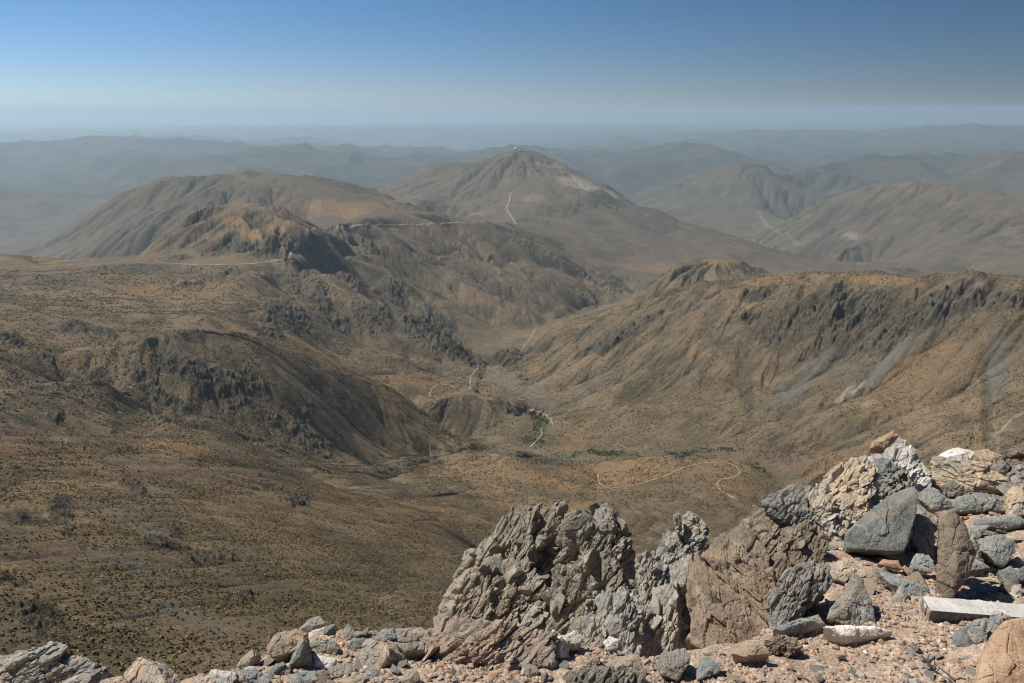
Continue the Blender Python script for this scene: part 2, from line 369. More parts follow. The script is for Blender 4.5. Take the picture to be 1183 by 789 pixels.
WXP = PX + 9*wx + 5*wx2; WYP = PY + 6*wy + 3*wy2
rmask_soft = 0.5 + 0.5*gnoise2(X/(R*.02), Y/(R*.02), 29)
for (px, py, rx, ry, rot, ch, st) in PATCH:
    hp = hit(px, py, EB)
    if hp is None: continue
    d = math.hypot(hp[0], hp[1])
    k0, k1 = np.searchsorted(LR, [math.log(d*0.72), math.log(d*1.32)])
    th0 = polar(px, py)[0]; w = (max(rx, ry)*1.8+16)/F*1.2
    j0, j1 = np.searchsorted(TH, [th0-w, th0+w])
    sl = (slice(j0, j1), slice(k0, k1))
    a = math.radians(rot); dx = WXP[sl]-px; dy = -(WYP[sl]-py)
    u = (dx*math.cos(a)+dy*math.sin(a))/rx; v = (-dx*math.sin(a)+dy*math.cos(a))/ry
    q = np.sqrt(u*u+v*v)
    m = st*sstep(1.35, 0.55, q)
    CH[ch][sl] = np.maximum(CH[ch][sl], m*vis_ok[sl])
print('patches', round(time.time()-T0, 1))

# ---- relief: gullies that run down the slopes, fractal roughness, broken rock
def grad():
    dzr = np.gradient(Z, LR, axis=1)/R; dzt = np.gradient(Z, TH, axis=0)/R
    st, ct = np.sin(TH)[:,None], np.cos(TH)[:,None]
    return dzr*st + dzt*ct, dzr*ct - dzt*st
gx, gy = grad()
# smooth the flow direction a little
def blur(a, n):
    for _ in range(n):
        a = (np.roll(a,1,0)+np.roll(a,-1,0)+2*a)/4; b = a.copy(); b[:,1:-1] = (a[:,:-2]+a[:,2:]+2*a[:,1:-1])/4; a = b
    return a
slope = np.hypot(gx, gy)
spac = R*np.full_like(R, 0.0022)
jd0, jd1 = np.searchsorted(TH, [-0.9, 0.9])
D = (slice(jd0, jd1), slice(0, nR))
XD, YD = X[D].astype(np.float64), Y[D]
def gully(lam, s, gx, gy):
    """cosine ripples across the fall line, jittered cell by cell"""
    x = XD/lam; y = YD/lam
    n = np.hypot(gx, gy)+1e-5
    ax, ay = -gy/n, gx/n
    ix = np.floor(x).astype(np.int64); iy = np.floor(y).astype(np.int64)
    num = np.zeros(x.shape, np.float32); den = np.zeros(x.shape, np.float32)
    for a in (-1,0,1):
        for b in (-1,0,1):
            jx, jy = ix+a, iy+b
            dx = (x-(jx+.5+.8*(h2(jx,jy,s)-.5))).astype(np.float32); dy = (y-(jy+.5+.8*(h2(jx,jy,s+1)-.5))).astype(np.float32)
            w = np.exp(-3.0*(dx*dx+dy*dy)); den += w
            ph = 6.2831853*(h2(jx,jy,s+2))
            num += w*np.cos(6.2831853*1.15*(dx*ax+dy*ay)+ph)
    return num/den
sl_ = np.clip(slope[D], 0, 0.8); RD = R
amp_mask = sstep(0.10, 0.40, sl_)
gxd, gyd = gx[D].copy(), gy[D].copy()
dz = np.zeros_like(XD)
near = sstep(500, 1600, RD)
for lm, am, s in ((900, 26, 100), (420, 11, 110), (200, 4.6, 120), (95, 2.0, 130), (45, 0.8, 140)):
    lod = sstep(2.2, 4.5, lm/(spac)) * sstep(0.40, 0.16, lm/RD)
    if lod.max() <= 0: continue
    c0 = int(np.argmax(lod[0] > 0)); c1 = nR-int(np.argmax(lod[0][::-1] > 0))
    g = np.zeros_like(XD)
    sub = (slice(None), slice(c0, c1))
    _X, _Y = XD, YD
    XD, YD = _X[sub], _Y[sub]
    g[sub] = gully(lm, s, gxd[sub], gyd[sub])
    XD, YD = _X, _Y
    g = -(1-np.abs(g))**1.6*2+0.8            # narrow incisions, broad rounded ribs
    contrib = (1+.35*sstep(3300,4500,RD)-.42*sstep(6000,7500,RD)*sstep(12000,9500,RD))*am*lod*amp_mask*g*(0.55+0.9*(1-CH['w'][D]*.6))*0.75
    dz += contrib
    # bend the flow by what was just cut
    st, ct = np.sin(TH[D[0]])[:,None], np.cos(TH[D[0]])[:,None]
    dr_ = np.gradient(contrib, LR, axis=1)/R; dt_ = np.gradient(contrib, TH[D[0]], axis=0)/R
    gxd = gxd + 0.6*(dr_*st+dt_*ct); gyd = gyd + 0.6*(dr_*ct-dt_*st)
print('gullies', round(time.time()-T0, 1))
lm = 6000.0; s = 50
rock = CH['r'][D]
while lm > 2.0:
    lod = sstep(1.6, 3.5, lm/(spac)) * sstep(0.22, 0.09, lm/RD)
    if lod.max() > 0:
        cc = np.where(lod[0] > 0)[0]; sub = (slice(None), slice(cc[0], cc[-1]+1))
        n = gnoise2(XD[sub]/lm+7.7, YD[sub]/lm-3.1, s)
        am = (0.050 if lm > 300 else (0.036 if lm > 60 else 0.028))*(1+0.75*sstep(2400, 4200, RD[:,sub[1]])*(1 if lm < 1800 else 0))*(1+1.0*sstep(1900, 2600, RD[:,sub[1]])*sstep(5200, 3800, RD[:,sub[1]])*sstep(.0,-.12, TH[D[0]])[:,None]*(1 if lm < 900 else 0))
        am = am*(0.28+0.62*sstep(900, 2600, RD[:,sub[1]]))
        rough = 0.75 + 0.9*rock[sub]
        dz[sub] += lm*am*lod[:,sub[1]]*(n-0.6*np.abs(n)+.15)*rough*(1-0.35*CH['w'][D][sub])
    lm /= 2.0; s += 1
# mountains far away are rough too
far = sstep(11000, 16000, RD)
for lm, am, s in ((5200, 520, 70), (2600, 300, 71), (1300, 150, 72), (650, 60, 73)):
    n = gnoise2(XD/lm, YD/lm, s); dz += far*am*(0.42-np.abs(n)*1.5)*sstep(90000, 50000, RD)*sstep(3,6,lm/spac)
# crags: anisotropic tilted blocks
ang = math.radians(31)*np.sign(TH[D[0]]-.06)[:,None]       # the beds dip towards the valley from both sides
ca, sa = np.cos(ang), np.sin(ang)
U = XD*ca+YD*sa; V_ = -XD*sa+YD*ca
ridx = rock > 0.02
soft = np.clip(rock[ridx]*1.25-0.15+0.35*gnoise2(XD[ridx]/(np.broadcast_to(RD,XD.shape)[ridx]*.012), YD[ridx]/(np.broadcast_to(RD,XD.shape)[ridx]*.012), 90), 0, 1)
rr = np.broadcast_to(RD, XD.shape)[ridx]
cell = np.clip(rr*np.where(np.broadcast_to(TH[D[0]][:,None],XD.shape)[ridx] > .06, .0125, .0085), 3, 60)
cellq = 2.0**np.round(np.log2(cell))
wob = gnoise2(XD[ridx]/(cellq*2), YD[ridx]/(cellq*2), 91)*.9
f1 = facet2(U[ridx]/cellq/2.3+wob*.5, V_[ridx]/cellq/.85+wob, 200, 1.2)
f2 = facet2(U[ridx]/cellq*.9, V_[ridx]/cellq*2.6+wob, 210, 1.2)
f3 = facet2(XD[ridx]/cellq*5, YD[ridx]/cellq*5, 220, 1.2)
def saw(c, s_, wj):
    q = np.where(U[ridx]*0+np.broadcast_to(ang,XD.shape)[ridx] > 0, -V_[ridx], XD[ridx]*.93-YD[ridx]*.36)/c + 1.5*gnoise2(U[ridx]/c/4, V_[ridx]/c/2, s_) + .5*gnoise2(XD[ridx]/c/.8, YD[ridx]/c/.8, s_+1)
    return (q-np.floor(q))**1.3
brk = sstep(-.25, .25, gnoise2(XD[ridx]/cellq/1.5, YD[ridx]/cellq/1.5, 95))
dz[ridx] += (1-.6*sstep(4200, 7000, rr))*soft*cellq*(0.42*f1+0.24*f2+0.14*f3 + .55*brk*saw(cellq*1.25, 96, 0) + .26*saw(cellq*.5, 98, 0) - .12)
rock2 = rock.copy(); rock2[ridx] = soft*0.9+0.1*rock[ridx]
CH['r'][D] = rock2
Z[D] += dz
# keep the near rim of the sheet in place
E = Z/R
print('relief', round(time.time()-T0, 1))
# ------------------------------------------------------------------ hills material
def hills_material():
    s = NT('arid_hillside')
    co = s.n('ShaderNodeTexCoord').outputs['Object']
    a1 = s.n('ShaderNodeAttribute', attribute_name='cover_a').outputs['Color']
    a2 = s.n('ShaderNodeAttribute', attribute_name='cover_b').outputs['Color']
    s1 = s.n('ShaderNodeSeparateColor'); s.l(a1, s1.inputs[0]); rock, warm, scree = s1.outputs
    s2 = s.n('ShaderNodeSeparateColor'); s.l(a2, s2.inputs[0]); pale, dark, green = s2.outputs
    geo = s.n('ShaderNodeNewGeometry')
    big = s.noise(co, 0.0016, 6, 0.6, 0.4); med = s.noise(co, 0.009, 5, 0.6, 0.3); fine = s.noise(co, 0.07, 5, 0.65)
    vfine = s.noise(co, 0.33, 4, 0.7)
    c = s.mix(s.ramp(big, .35, .65), (.160, .120, .073), (.218, .160, .096))
    c = s.mix(s.math('MULTIPLY', s.ramp(med, .46, .62), .75), c, (.104, .083, .052))
    c = s.mix(s.math('MULTIPLY', s.ramp(s.noise(co, 0.0042, 5, .6, .6), .55, .68), .55), c, (.165, .108, .080))
    c = s.mix(s.math('MULTIPLY', s.ramp(s.noise(co, 0.0062, 6, .65, .8), .54, .66), .65), c, (.245, .162, .084))
    sx = s.n('ShaderNodeSeparateXYZ'); s.l(co, sx.inputs[0])        # greyer volcanic rock makes up the farther mountains
    c = s.mix(s.math('MULTIPLY', s.ramp(s.math('ADD', sx.outputs[1], s.math('MULTIPLY', big, 2500.0)), 4600, 7600), .60), c, (.092, .076, .062))
    c = s.mix(s.math('MULTIPLY', s.ramp(sx.outputs[1], 10000, 18000), .75), c, (.050, .050, .050))  # haze helped in the colour: far slopes darkened so it reads bluer
    mo = s.noise(co, 0.0035, 9, .72, .8); c = s.mix(s.ramp(mo, .53, .62, 0, .5), c, (.068, .062, .046)); c = s.mix(s.ramp(mo, .44, .36, 0, .45), c, (.215, .155, .105))
    c = s.mix(s.math('MULTIPLY', s.ramp(s.noise(co, 0.0011, 6, .7, 1.0), .52, .66), .35), c, (.085, .076, .056))
    wm = s.math('MULTIPLY', warm, s.ramp(fine, .25, .6, .45, 1.0))
    c = s.mix(s.math('MULTIPLY', wm, .85), c, (.255, .158, .078))
    c = s.mix(s.math('MULTIPLY', s.math('MULTIPLY', scree, s.ramp(fine, .3, .6, .55, 1)), .9), c, (.135, .131, .112))
    c = s.mix(s.math('MULTIPLY', dark, s.ramp(fine, .35, .6, .4, .95)), c, (.055, .052, .038))
    c = s.mix(s.math('MULTIPLY', green, s.ramp(vfine, .35, .6, .3, .9)), c, (.050, .062, .025))
    c = s.mix(s.math('MULTIPLY', pale, s.ramp(fine, .3, .55, .3, 1)), c, (.36, .29, .225))
    gr = s.noise(co, 0.16, 5, .8); c = s.mix(s.ramp(gr, .55, .70, 0, .55), c, (.072, .060, .038)); c = s.mix(s.ramp(gr, .44, .32, 0, .5), c, (.275, .205, .125))
    # rock: dark patina with paler faces; steep ground shows rock as well
    rc = s.mix(s.ramp(s.noise(co, 0.05, 6, .7, .5), .38, .62), (.042, .037, .028), (.110, .096, .070))
    rc = s.mix(s.math('MULTIPLY', s.ramp(vfine, .55, .75), .6), rc, (.20,.18,.145))
    nz = s.n('ShaderNodeSeparateXYZ'); s.l(geo.outputs['True Normal'], nz.inputs[0])
    steep = s.math('MULTIPLY', s.ramp(nz.outputs[2], .80, .62), .8)
    rk = s.math('MAXIMUM', s.math('MULTIPLY', rock, s.ramp(fine, .30, .52, .35, 1)), steep)
    c = s.mix(rk, c, rc)
    # shrubs: two sizes of cushion bush over pale soil
    def bushes(scale, thr, seed):
        v = s.n('ShaderNodeVectorMath', operation='ADD'); s.l(co, v.inputs[0]); v.inputs[1].default_value = (seed, seed*2, 0)
        d = s.vor(v.outputs[0], scale)
        dens = s.ramp(s.noise(co, scale*.11, 3, .6), .35, .65, thr*.55, thr*1.25)
        return s.ramp(s.math('SUBTRACT', d, dens), .09, -.04)
    b1 = bushes(0.40, .30, 3.3); b2 = bushes(0.17, .24, 17.0); b3 = bushes(0.05, .2, 47.0)
    nor = s.math('SUBTRACT', 1.0, s.math('MULTIPLY', rk, .8))
    nor = s.math('MULTIPLY', nor, s.math('SUBTRACT', 1.0, s.math('MULTIPLY', scree, .75)))
    nor = s.math('MULTIPLY', nor, s.math('SUBTRACT', 1.0, s.math('MULTIPLY', pale, .7)))
    c = s.mix(s.math('MULTIPLY', s.math('MULTIPLY', b1, nor), .62), c, (.066, .058, .034))
    c = s.mix(s.math('MULTIPLY', s.math('MULTIPLY', b2, nor), .60), c, (.052, .048, .030))
    c = s.mix(s.math('MULTIPLY', s.math('MULTIPLY', b3, nor), .35), c, (.058, .054, .036))
    # pale grains of stone
    g = s.ramp(s.vor(co, .55), .22, .10)
    c = s.mix(s.math('MULTIPLY', g, .30), c, (.27, .215, .15))
    return s.finish(c, s.noise(co, .03, 8, .72), 10.0, .65, chain=[(s.math('ADD', b1, s.math('MULTIPLY', b2, 1.6)), .9, .55), (s.noise(co, .22, 6, .78), 2.6, .75)], rough=.97, spec=.05)
M_HILL = hills_material()
nv = nT*nR
V = np.stack([X, Y, Z], -1).reshape(-1, 3)
jj, kk = np.meshgrid(np.arange(nT-1), np.arange(nR-1), indexing='ij')
a = (jj*nR+kk).ravel()
FQ = np.stack([a, a+1, a+nR+1, a+nR], -1)
hills = mesh_np('hills', V, FQ, M_HILL, smooth=True)
tag(hills, 'dry brown mountains and valleys falling away to the horizon', 'hills', kind='structure')
for nm, chs in (('cover_a', 'rws'), ('cover_b', 'pdg')):
    at = hills.data.color_attributes.new(nm, 'FLOAT_COLOR', 'POINT')
    buf = np.ones((nv, 4), np.float32)
    for i, ch in enumerate(chs): buf[:, i] = CH[ch].reshape(-1)
    at.data.foreach_set('color', buf.ravel())
print('hills', round(time.time()-T0, 1))

# ------------------------------------------------------------------ tracks and river bed draped on the hills
def simple_mat(name, ca, cb, scale, bump=.3):
    s = NT(name); co = s.n('ShaderNodeTexCoord').outputs['Object']
    c = s.mix(s.ramp(s.noise(co, scale, 5, .65), .35, .65), ca, cb)
    return s.finish(c, s.noise(co, scale*3, 4, .7), bump, .5)
M_TRACK = simple_mat('pale_track_dirt', (.27, .205, .14), (.34, .27, .19), .08)
M_MID = simple_mat('tan_track_dirt', (.23,.18,.125), (.29,.23,.16), .08)
M_DIM = simple_mat('worn_track_dirt', (.185, .135, .085), (.225, .168, .11), .08)
M_RIVER = simple_mat('river_gravel', (.21, .19, .165), (.30, .275, .24), .01)
def drape(name, pix, width, mat, label, cat, lift=1.2, kind='structure', rmin=150):
    P = []
    for (x0, y0), (x1, y1) in zip(pix[:-1], pix[1:]):
        n = max(2, int(math.hypot(x1-x0, y1-y0)/2.0))
        for k in range(n): P.append((x0+(x1-x0)*k/n, y0+(y1-y0)*k/n))
    P.append(pix[-1]); Wp = []; r0 = None
    for p in P:
        hp = hit(p[0], p[1], rmin=rmin)
        if hp is None: continue
        r = math.hypot(hp[0], hp[1])
        if r0 and not (0.88 < r/r0 < 1.14): continue
        Wp.append(hp); r0 = r
    if len(Wp) < 3: print('no drape', name, pix[0]); return
    A = np.array(Wp)
    for _ in range(3): A[1:-1] = (A[:-2]+2*A[1:-1]+A[2:])/4
    # resample
    seg = np.linalg.norm(np.diff(A[:,:2], axis=0), axis=1); cum = np.concatenate([[0], np.cumsum(seg)])
    n = max(4, min(600, int(cum[-1]/max(3, width)))); t = np.linspace(0, cum[-1], n)
    x = np.interp(t, cum, A[:,0]); y = np.interp(t, cum, A[:,1])
    tx, ty = np.gradient(x), np.gradient(y); L = np.hypot(tx, ty)+1e-9
    nx, ny = -ty/L, tx/L; cols = []
    ww = width*(1+.25*np.sin(t/width/2.3)+.2*np.sin(t/width/.9+1))
    for q in np.linspace(-.5, .5, 5):
        xx, yy = x+nx*ww*q, y+ny*ww*q
        cols.append(np.stack([xx, yy, zat(xx, yy)+lift], -1))
    Vv = np.stack(cols, 1).reshape(-1, 3); Fv = []
    for i in range(n-1):
        for j in range(4):
            b = i*5+j; Fv.append((b, b+1, b+6, b+5))
    o = mesh_np(name, Vv, Fv, mat, smooth=True)
    tag(o, label, cat, kind=kind); return o
drape('road', [(178,301),(187,304),(215,305.5),(240,306.5),(291,305),(322,301),(337,297),(335,291),(342.5,286)], 8.5, M_TRACK, 'pale dirt road curving round the orange hill', 'road', 1.5)
drape('road', [(341,286),(350,279),(354,276),(353,270),(360,265),(365,262)], 12, M_TRACK, 'short pale bend of dirt road on the saddle', 'road', 1.5)
drape('road', [(0,313),(51,308.5),(90,307),(120,305),(150,302)], 9, M_DIM, 'faint dirt road along the left ridge', 'road', 1.0)
drape('road', [(388,264),(421,259.5),(460,260),(493,259),(527,257.5),(561,256)], 8, M_TRACK, 'pale dirt road along the plateau rim', 'road', 2)
drape('road', [(596,259),(592,252),(586,244),(585,238),(590,232),(588,225),(594,220),(602,217)], 15, M_MID, 'pale road winding up the observatory mountain', 'road', 3)
drape('road', [(602,217),(622,213),(640,205),(660,202)], 14, M_DIM, 'faint upper road to the observatory', 'road', 3)
TR = [([(543,450),(543,436),(551,426),(561,419),(575,413),(589,411)], 8, 'pale track beside the green creek'),
 ([(600,405),(612,392),(619,380)], 9, 'faint track up the narrow valley'),
 ([(496,458),(499,448),(508,444),(517,444),(527,449)], 7, 'curved track above the dark mound'),
 ([(498,528),(497,519),(497,511)], 6, 'short straight track left of the mound'),
 ([(590,466),(609,473),(625,476),(634,481),(639,492)], 7, 'curved track at the foot of the right hill'),
 ([(612,517),(620,509),(627,503),(625,495)], 7, 'small track by the creek junction'),
 ([(691,548),(691,558),(702,565),(732,561),(767,551),(790,540),(812,535),(835,534),(850,538),(856,546),(848,552),(832,554),(827,560),(836,570),(855,579),(872,585)], 6, 'looping pale track on the low rolling ground'),
 ([(595,524),(616,531),(630,541),(642,550),(660,556)], 5, 'faint track below the creek junction'),
 ([(380,536),(430,538),(480,530),(530,522),(590,519)], 6, 'creek-side path along the valley floor')]
for pix, wdt, lab in TR: drape('dirt_track', pix, wdt*.62, M_DIM if wdt < 7 and len(pix) < 10 else M_TRACK, lab, 'track', 1.1)

# ------------------------------------------------------------------ cushion shrubs on the nearer slopes (nobody could count them)
def ico(n):
    bm = bmesh.new(); bmesh.ops.create_icosphere(bm, subdivisions=n, radius=1)
    v = np.array([p.co[:] for p in bm.verts]); f = np.array([[q.index for q in t.verts] for t in bm.faces]); bm.free(); return v, f
ICO = {n: ico(n) for n in (1, 2, 3, 4, 5, 6, 7)}
def shrub_mat(name, a, b):
    s = NT(name); r = s.n('ShaderNodeObjectInfo').outputs['Random']
    co = s.n('ShaderNodeTexCoord').outputs['Object']
    c = s.mix(r, a, b); c = s.mix(s.ramp(s.noise(co, 3, 3), .4, .65, 0, .6), c, tuple(x*.5 for x in a))
    return s.finish(c, rough=.95, spec=.03)
M_SH = [shrub_mat('dark_cushion_bush', (.056,.046,.026), (.100,.078,.042)), shrub_mat('olive_bush', (.060,.055,.026), (.110,.088,.045)), shrub_mat('dry_grass_tuft', (.19,.135,.065), (.26,.18,.088)), shrub_mat('green_creek_bush', (.030,.036,.015), (.056,.062,.028))]
protos = bpy.data.collections.new('shrub_kinds')
for i, m in enumerate(M_SH):
    for q in range(2):
        v, f = ICO[2]; r_ = np.random.default_rng(40+i*5+q)
        v = v*(1+.28*r_.standard_normal((len(v),1)))*np.array([.5,.5,.42]) + np.array([0,0,.22])
        o = mesh_np('shrub_kind', v, f, m); COL.objects.unlink(o); protos.objects.link(o)
GR = CH['g']
def scatter(r0, r1, per, smin, smax, seed):
    g = np.random.default_rng(seed)
    n = int(1.28*(r1*r1-r0*r0)/2/per)
    th = g.uniform(-.64, .64, n); r = np.sqrt(g.uniform(r0*r0, r1*r1, n))
    x, y = np.sin(th)*r, np.cos(th)*r
    d = .45+1.1*gnoise2(x/70, y/70, 5)+1.0*gnoise2(x/17, y/17, 6)+.5*gnoise2(x/240, y/240, 7)
    j = np.searchsorted(TH, th)-1; k = np.searchsorted(LR, np.log(r))-1
    RM = np.maximum.accumulate(E, axis=1)
    vis = E[j,k] >= RM[j,k]-.004
    d = d*(1-.8*CH['r'][j,k])*(1-.7*CH['s'][j,k])*(1-.9*CH['p'][j,k])
    ok = vis & (g.random(n) < d)
    x, y, j, k = x[ok], y[ok], j[ok], k[ok]
    z = zat(x, y)-.05
    px, py = project(x, y, z); ok = (py < 800) & (px > -30) & (px < 1215) & (py > 150)
    x, y, z, j, k = x[ok], y[ok], z[ok], j[ok], k[ok]
    return np.stack([x,y,z], -1), smin+(smax-smin)*g.random(len(x))**2.2, np.where(GR[j,k] > .25+.4*g.random(len(x)), 6+g.integers(0, 2, len(x)), g.integers(0, 6, len(x)))
A = [scatter(190, 750, 1.9, .22, 1.35, 1), scatter(750, 1500, 3.6, .4, 1.8, 2), scatter(1500, 2600, 9.0, .8, 3.0, 3), scatter(2600, 3500, 26.0, 1.4, 4.0, 4)]
PT = np.concatenate([a[0] for a in A]); SCL = np.concatenate([a[1] for a in A]); IDX = np.concatenate([a[2] for a in A]); SCL = np.where(IDX >= 6, SCL*1.3+.5, SCL)
me = bpy.data.meshes.new('shrubs'); me.vertices.add(len(PT)); me.vertices.foreach_set('co', PT.astype(np.float32).ravel())
for nm, arr, ty in (('siz', SCL.astype(np.float32), 'FLOAT'), ('kind_index', IDX.astype(np.int32), 'INT')):
    at = me.attributes.new(nm, ty, 'POINT'); at.data.foreach_set('value', arr)
shr = bpy.data.objects.new('shrubs', me); COL.objects.link(shr)
tag(shr, 'countless dark cushion shrubs and dry tufts on the near slopes', 'shrubs', kind='stuff')
ng = bpy.data.node_groups.new('shrub_scatter', 'GeometryNodeTree')
ng.interface.new_socket('Geometry', in_out='INPUT', socket_type='NodeSocketGeometry'); ng.interface.new_socket('Geometry', in_out='OUTPUT', socket_type='NodeSocketGeometry')
gi = ng.nodes.new('NodeGroupInput'); go = ng.nodes.new('NodeGroupOutput')
ci = ng.nodes.new('GeometryNodeCollectionInfo'); ci.inputs['Collection'].default_value = protos; ci.inputs['Separate Children'].default_value = True; ci.inputs['Reset Children'].default_value = True
ip = ng.nodes.new('GeometryNodeInstanceOnPoints'); ip.inputs['Pick Instance'].default_value = True
na = ng.nodes.new('GeometryNodeInputNamedAttribute'); na.data_type = 'FLOAT'; na.inputs['Name'].default_value = 'siz'
nk = ng.nodes.new('GeometryNodeInputNamedAttribute'); nk.data_type = 'INT'; nk.inputs['Name'].default_value = 'kind_index'
rv = ng.nodes.new('FunctionNodeRandomValue'); rv.data_type = 'FLOAT_VECTOR'; rv.inputs[1].default_value = (0, 0, 6.28)
L = ng.links.new
m2p = ng.nodes.new('GeometryNodeMeshToPoints'); L(gi.outputs[0], m2p.inputs[0]); L(m2p.outputs[0], ip.inputs['Points']); L(ci.outputs[0], ip.inputs['Instance'])
L(nk.outputs[0], ip.inputs['Instance Index']); L(na.outputs[0], ip.inputs['Scale']); L(rv.outputs[0], ip.inputs['Rotation']); L(ip.outputs[0], go.inputs[0])
md = shr.modifiers.new('scatter', 'NODES'); md.node_group = ng
print('shrubs', len(PT), round(time.time()-T0, 1))
# ------------------------------------------------------------------ rock materials
def rock_mat(name, base, alt, vein, stain, stain_amt=.4, scale=1.0, vein_amt=.4, bump=1.0):
    s = NT(name)
    tc = s.n('ShaderNodeTexCoord').outputs['Object']
    rnd = s.n('ShaderNodeObjectInfo').outputs['Random']
    off = s.n('ShaderNodeVectorMath', operation='ADD'); s.l(tc, off.inputs[0])
    cmb = s.n('ShaderNodeCombineXYZ'); m9 = s.math('MULTIPLY', rnd, 37.0); s.l(m9, cmb.inputs[0]); s.l(s.math('MULTIPLY', rnd, 91.0), cmb.inputs[1])
    s.l(cmb.outputs[0], off.inputs[1]); co = off.outputs[0]
    S = scale
    c = s.mix(s.ramp(s.noise(co, 4.5*S, 6, .62, .6), .38, .62), base, alt)
    c = s.mix(s.ramp(s.noise(co, 26*S, 5, .7), .45, .7, 0, .55), c, tuple(x*.55 for x in base))
    st = s.math('MULTIPLY', s.ramp(s.noise(co, 3.1*S, 5, .65, 1.2), .47, .60), stain_amt)
    c = s.mix(st, c, stain)
    st2 = s.math('MULTIPLY', s.ramp(s.noise(co, 11*S, 5, .7, 1.0), .56, .68), stain_amt*.7)
    c = s.mix(st2, c, tuple(min(.8, x*1.25) for x in stain))
    # pale veins and scuffs
    wv = s.n('ShaderNodeTexWave', bands_direction='DIAGONAL'); s.l(co, wv.inputs[0]); wv.inputs['Scale'].default_value = 3.2*S
    wv.inputs['Distortion'].default_value = 9; wv.inputs['Detail'].default_value = 4
    ve = s.math('MULTIPLY', s.ramp(wv.outputs['Fac'], .93, .99), s.ramp(s.noise(co, 5*S, 3), .5, .62, 0, vein_amt))
    c = s.mix(ve, c, vein)
    sp = s.ramp(s.noise(co, 150*S, 3, .8), .60, .72, 0, .5); c = s.mix(sp, c, vein)
    sp2 = s.ramp(s.noise(co, 110*S, 3, .8), .42, .30, 0, .55); c = s.mix(sp2, c, tuple(x*.35 for x in base))
    hs = s.math('ADD', s.math('MULTIPLY', rnd, .36), .82)
    mul = s.n('ShaderNodeMix', data_type='RGBA', blend_type='MULTIPLY'); mul.inputs[0].default_value = 1
    s.l(c, mul.inputs[6]); cc = s.n('ShaderNodeCombineColor'); [s.l(hs, cc.inputs[i]) for i in range(3)]; s.l(cc.outputs[0], mul.inputs[7]); c = mul.outputs[2]
    cr = s.ramp(s.vor(co, 13*S, 'DISTANCE_TO_EDGE'), 0.0, .05)
    cr = s.math('MULTIPLY', cr, s.ramp(s.noise(co, 6*S, 3), .45, .6, .2, 1))
    return s.finish(c, s.noise(co, 16*S, 8, .68, .3), .030*bump/S, .5, chain=[(s.noise(co, 75*S, 6, .75), .007*bump/S, .7)], rough=.86, spec=.25)
RM = {
 'blue':  rock_mat('blue_grey_rock', (.190,.200,.182), (.275,.280,.248), (.44,.43,.38), (.38,.31,.22), .5),
 'grey':  rock_mat('grey_rock', (.215,.207,.180), (.31,.292,.248), (.52,.48,.41), (.38,.29,.20), .45),
 'tan':   rock_mat('tan_weathered_rock', (.44,.345,.235), (.30,.275,.225), (.58,.52,.42), (.46,.31,.19), .55),
 'white': rock_mat('white_quartz_rock', (.66,.62,.54), (.52,.48,.41), (.80,.78,.72), (.50,.36,.22), .35),
 'brown': rock_mat('brown_patina_rock', (.185,.145,.105), (.27,.22,.165), (.36,.31,.24), (.27,.185,.12), .5, .7),
 'outcrop': rock_mat('grey_tan_bedrock', (.215,.195,.150), (.315,.28,.215), (.46,.43,.35), (.30,.235,.165), .5, .6, bump=1.4),
 'slab':  rock_mat('brown_slab_rock', (.20,.155,.108), (.285,.228,.163), (.40,.35,.26), (.30,.215,.14), .6, .55, bump=1.2),
 'pink':  rock_mat('pinkish_tan_bedrock', (.33,.25,.18), (.28,.235,.185), (.46,.40,.32), (.40,.27,.18), .5, .8),
 'orange': rock_mat('orange_tan_rock', (.36,.235,.14), (.42,.29,.18), (.48,.40,.30), (.30,.18,.10), .4, .7, bump=.6),
 'beam': rock_mat('white_block', (.70,.67,.62), (.58,.54,.48), (.82,.80,.77), (.60,.50,.42), .15, 1.2, bump=.35),
}
# ------------------------------------------------------------------ near ground
def plane_hit(px, py, up=0.0):
    d = ray(px, py); t = (-1.6+up)/(d[2]+.25*d[1]); return d*t
EDX = [-400, 245, 300, 380, 500, 600, 750, 800, 850, 890, 925, 960, 1010, 1100, 1183, 1500]
EDY = [2.7, 2.75, 2.95, 3.25, 3.25, 3.15, 3.05, 3.1, 3.2, 3.4, 3.7, 4.8, 5.6, 6.6, 7.2, 6.5]
def zg(x, y):
    z = -1.6-.25*y
    px = W/2 + F*x/np.maximum(y*cP-z*sP, .5)
    ye = np.interp(px, EDX, EDY)
    over = np.maximum(y-ye+.12*gnoise2(x*2.2, y*2.2, 300), 0)
    z = z - over*1.15*sstep(0, .5, over)
    for lm, a, s in ((1.3, .10, 301), (.55, .055, 302), (.21, .026, 303), (.09, .013, 304), (.04, .007, 305), (.018, .0035, 306)):
        z = z + a*gnoise2(x/lm, y/lm, s)
    return z
gth = axis([(-math.pi, -.7, .05), (-.7, .7, .0022), (.7, math.pi, .05)])
glr = axis([(math.log(.05), math.log(2.2), .08), (math.log(2.2), math.log(8.5), .0027), (math.log(8.5), math.log(22), .03)])
gr = np.exp(glr)[None,:]; GX = np.sin(gth)[:,None]*gr; GY = np.cos(gth)[:,None]*gr
GZ = zg(GX, GY)
back = GY < 0.3
GZ = np.where(gr > 14, np.minimum(GZ, -1.15*gr+3), GZ)
GZ = np.where(GY < .3, np.minimum(-1.6-.075-np.maximum(gr-6,0)*1.2, -1.2), GZ)
gV = np.stack([GX, GY, GZ], -1).reshape(-1, 3)
n1, n2 = len(gth), len(glr)
j_, k_ = np.meshgrid(np.arange(n1-1), np.arange(n2-1), indexing='ij'); a_ = (j_*n2+k_).ravel()
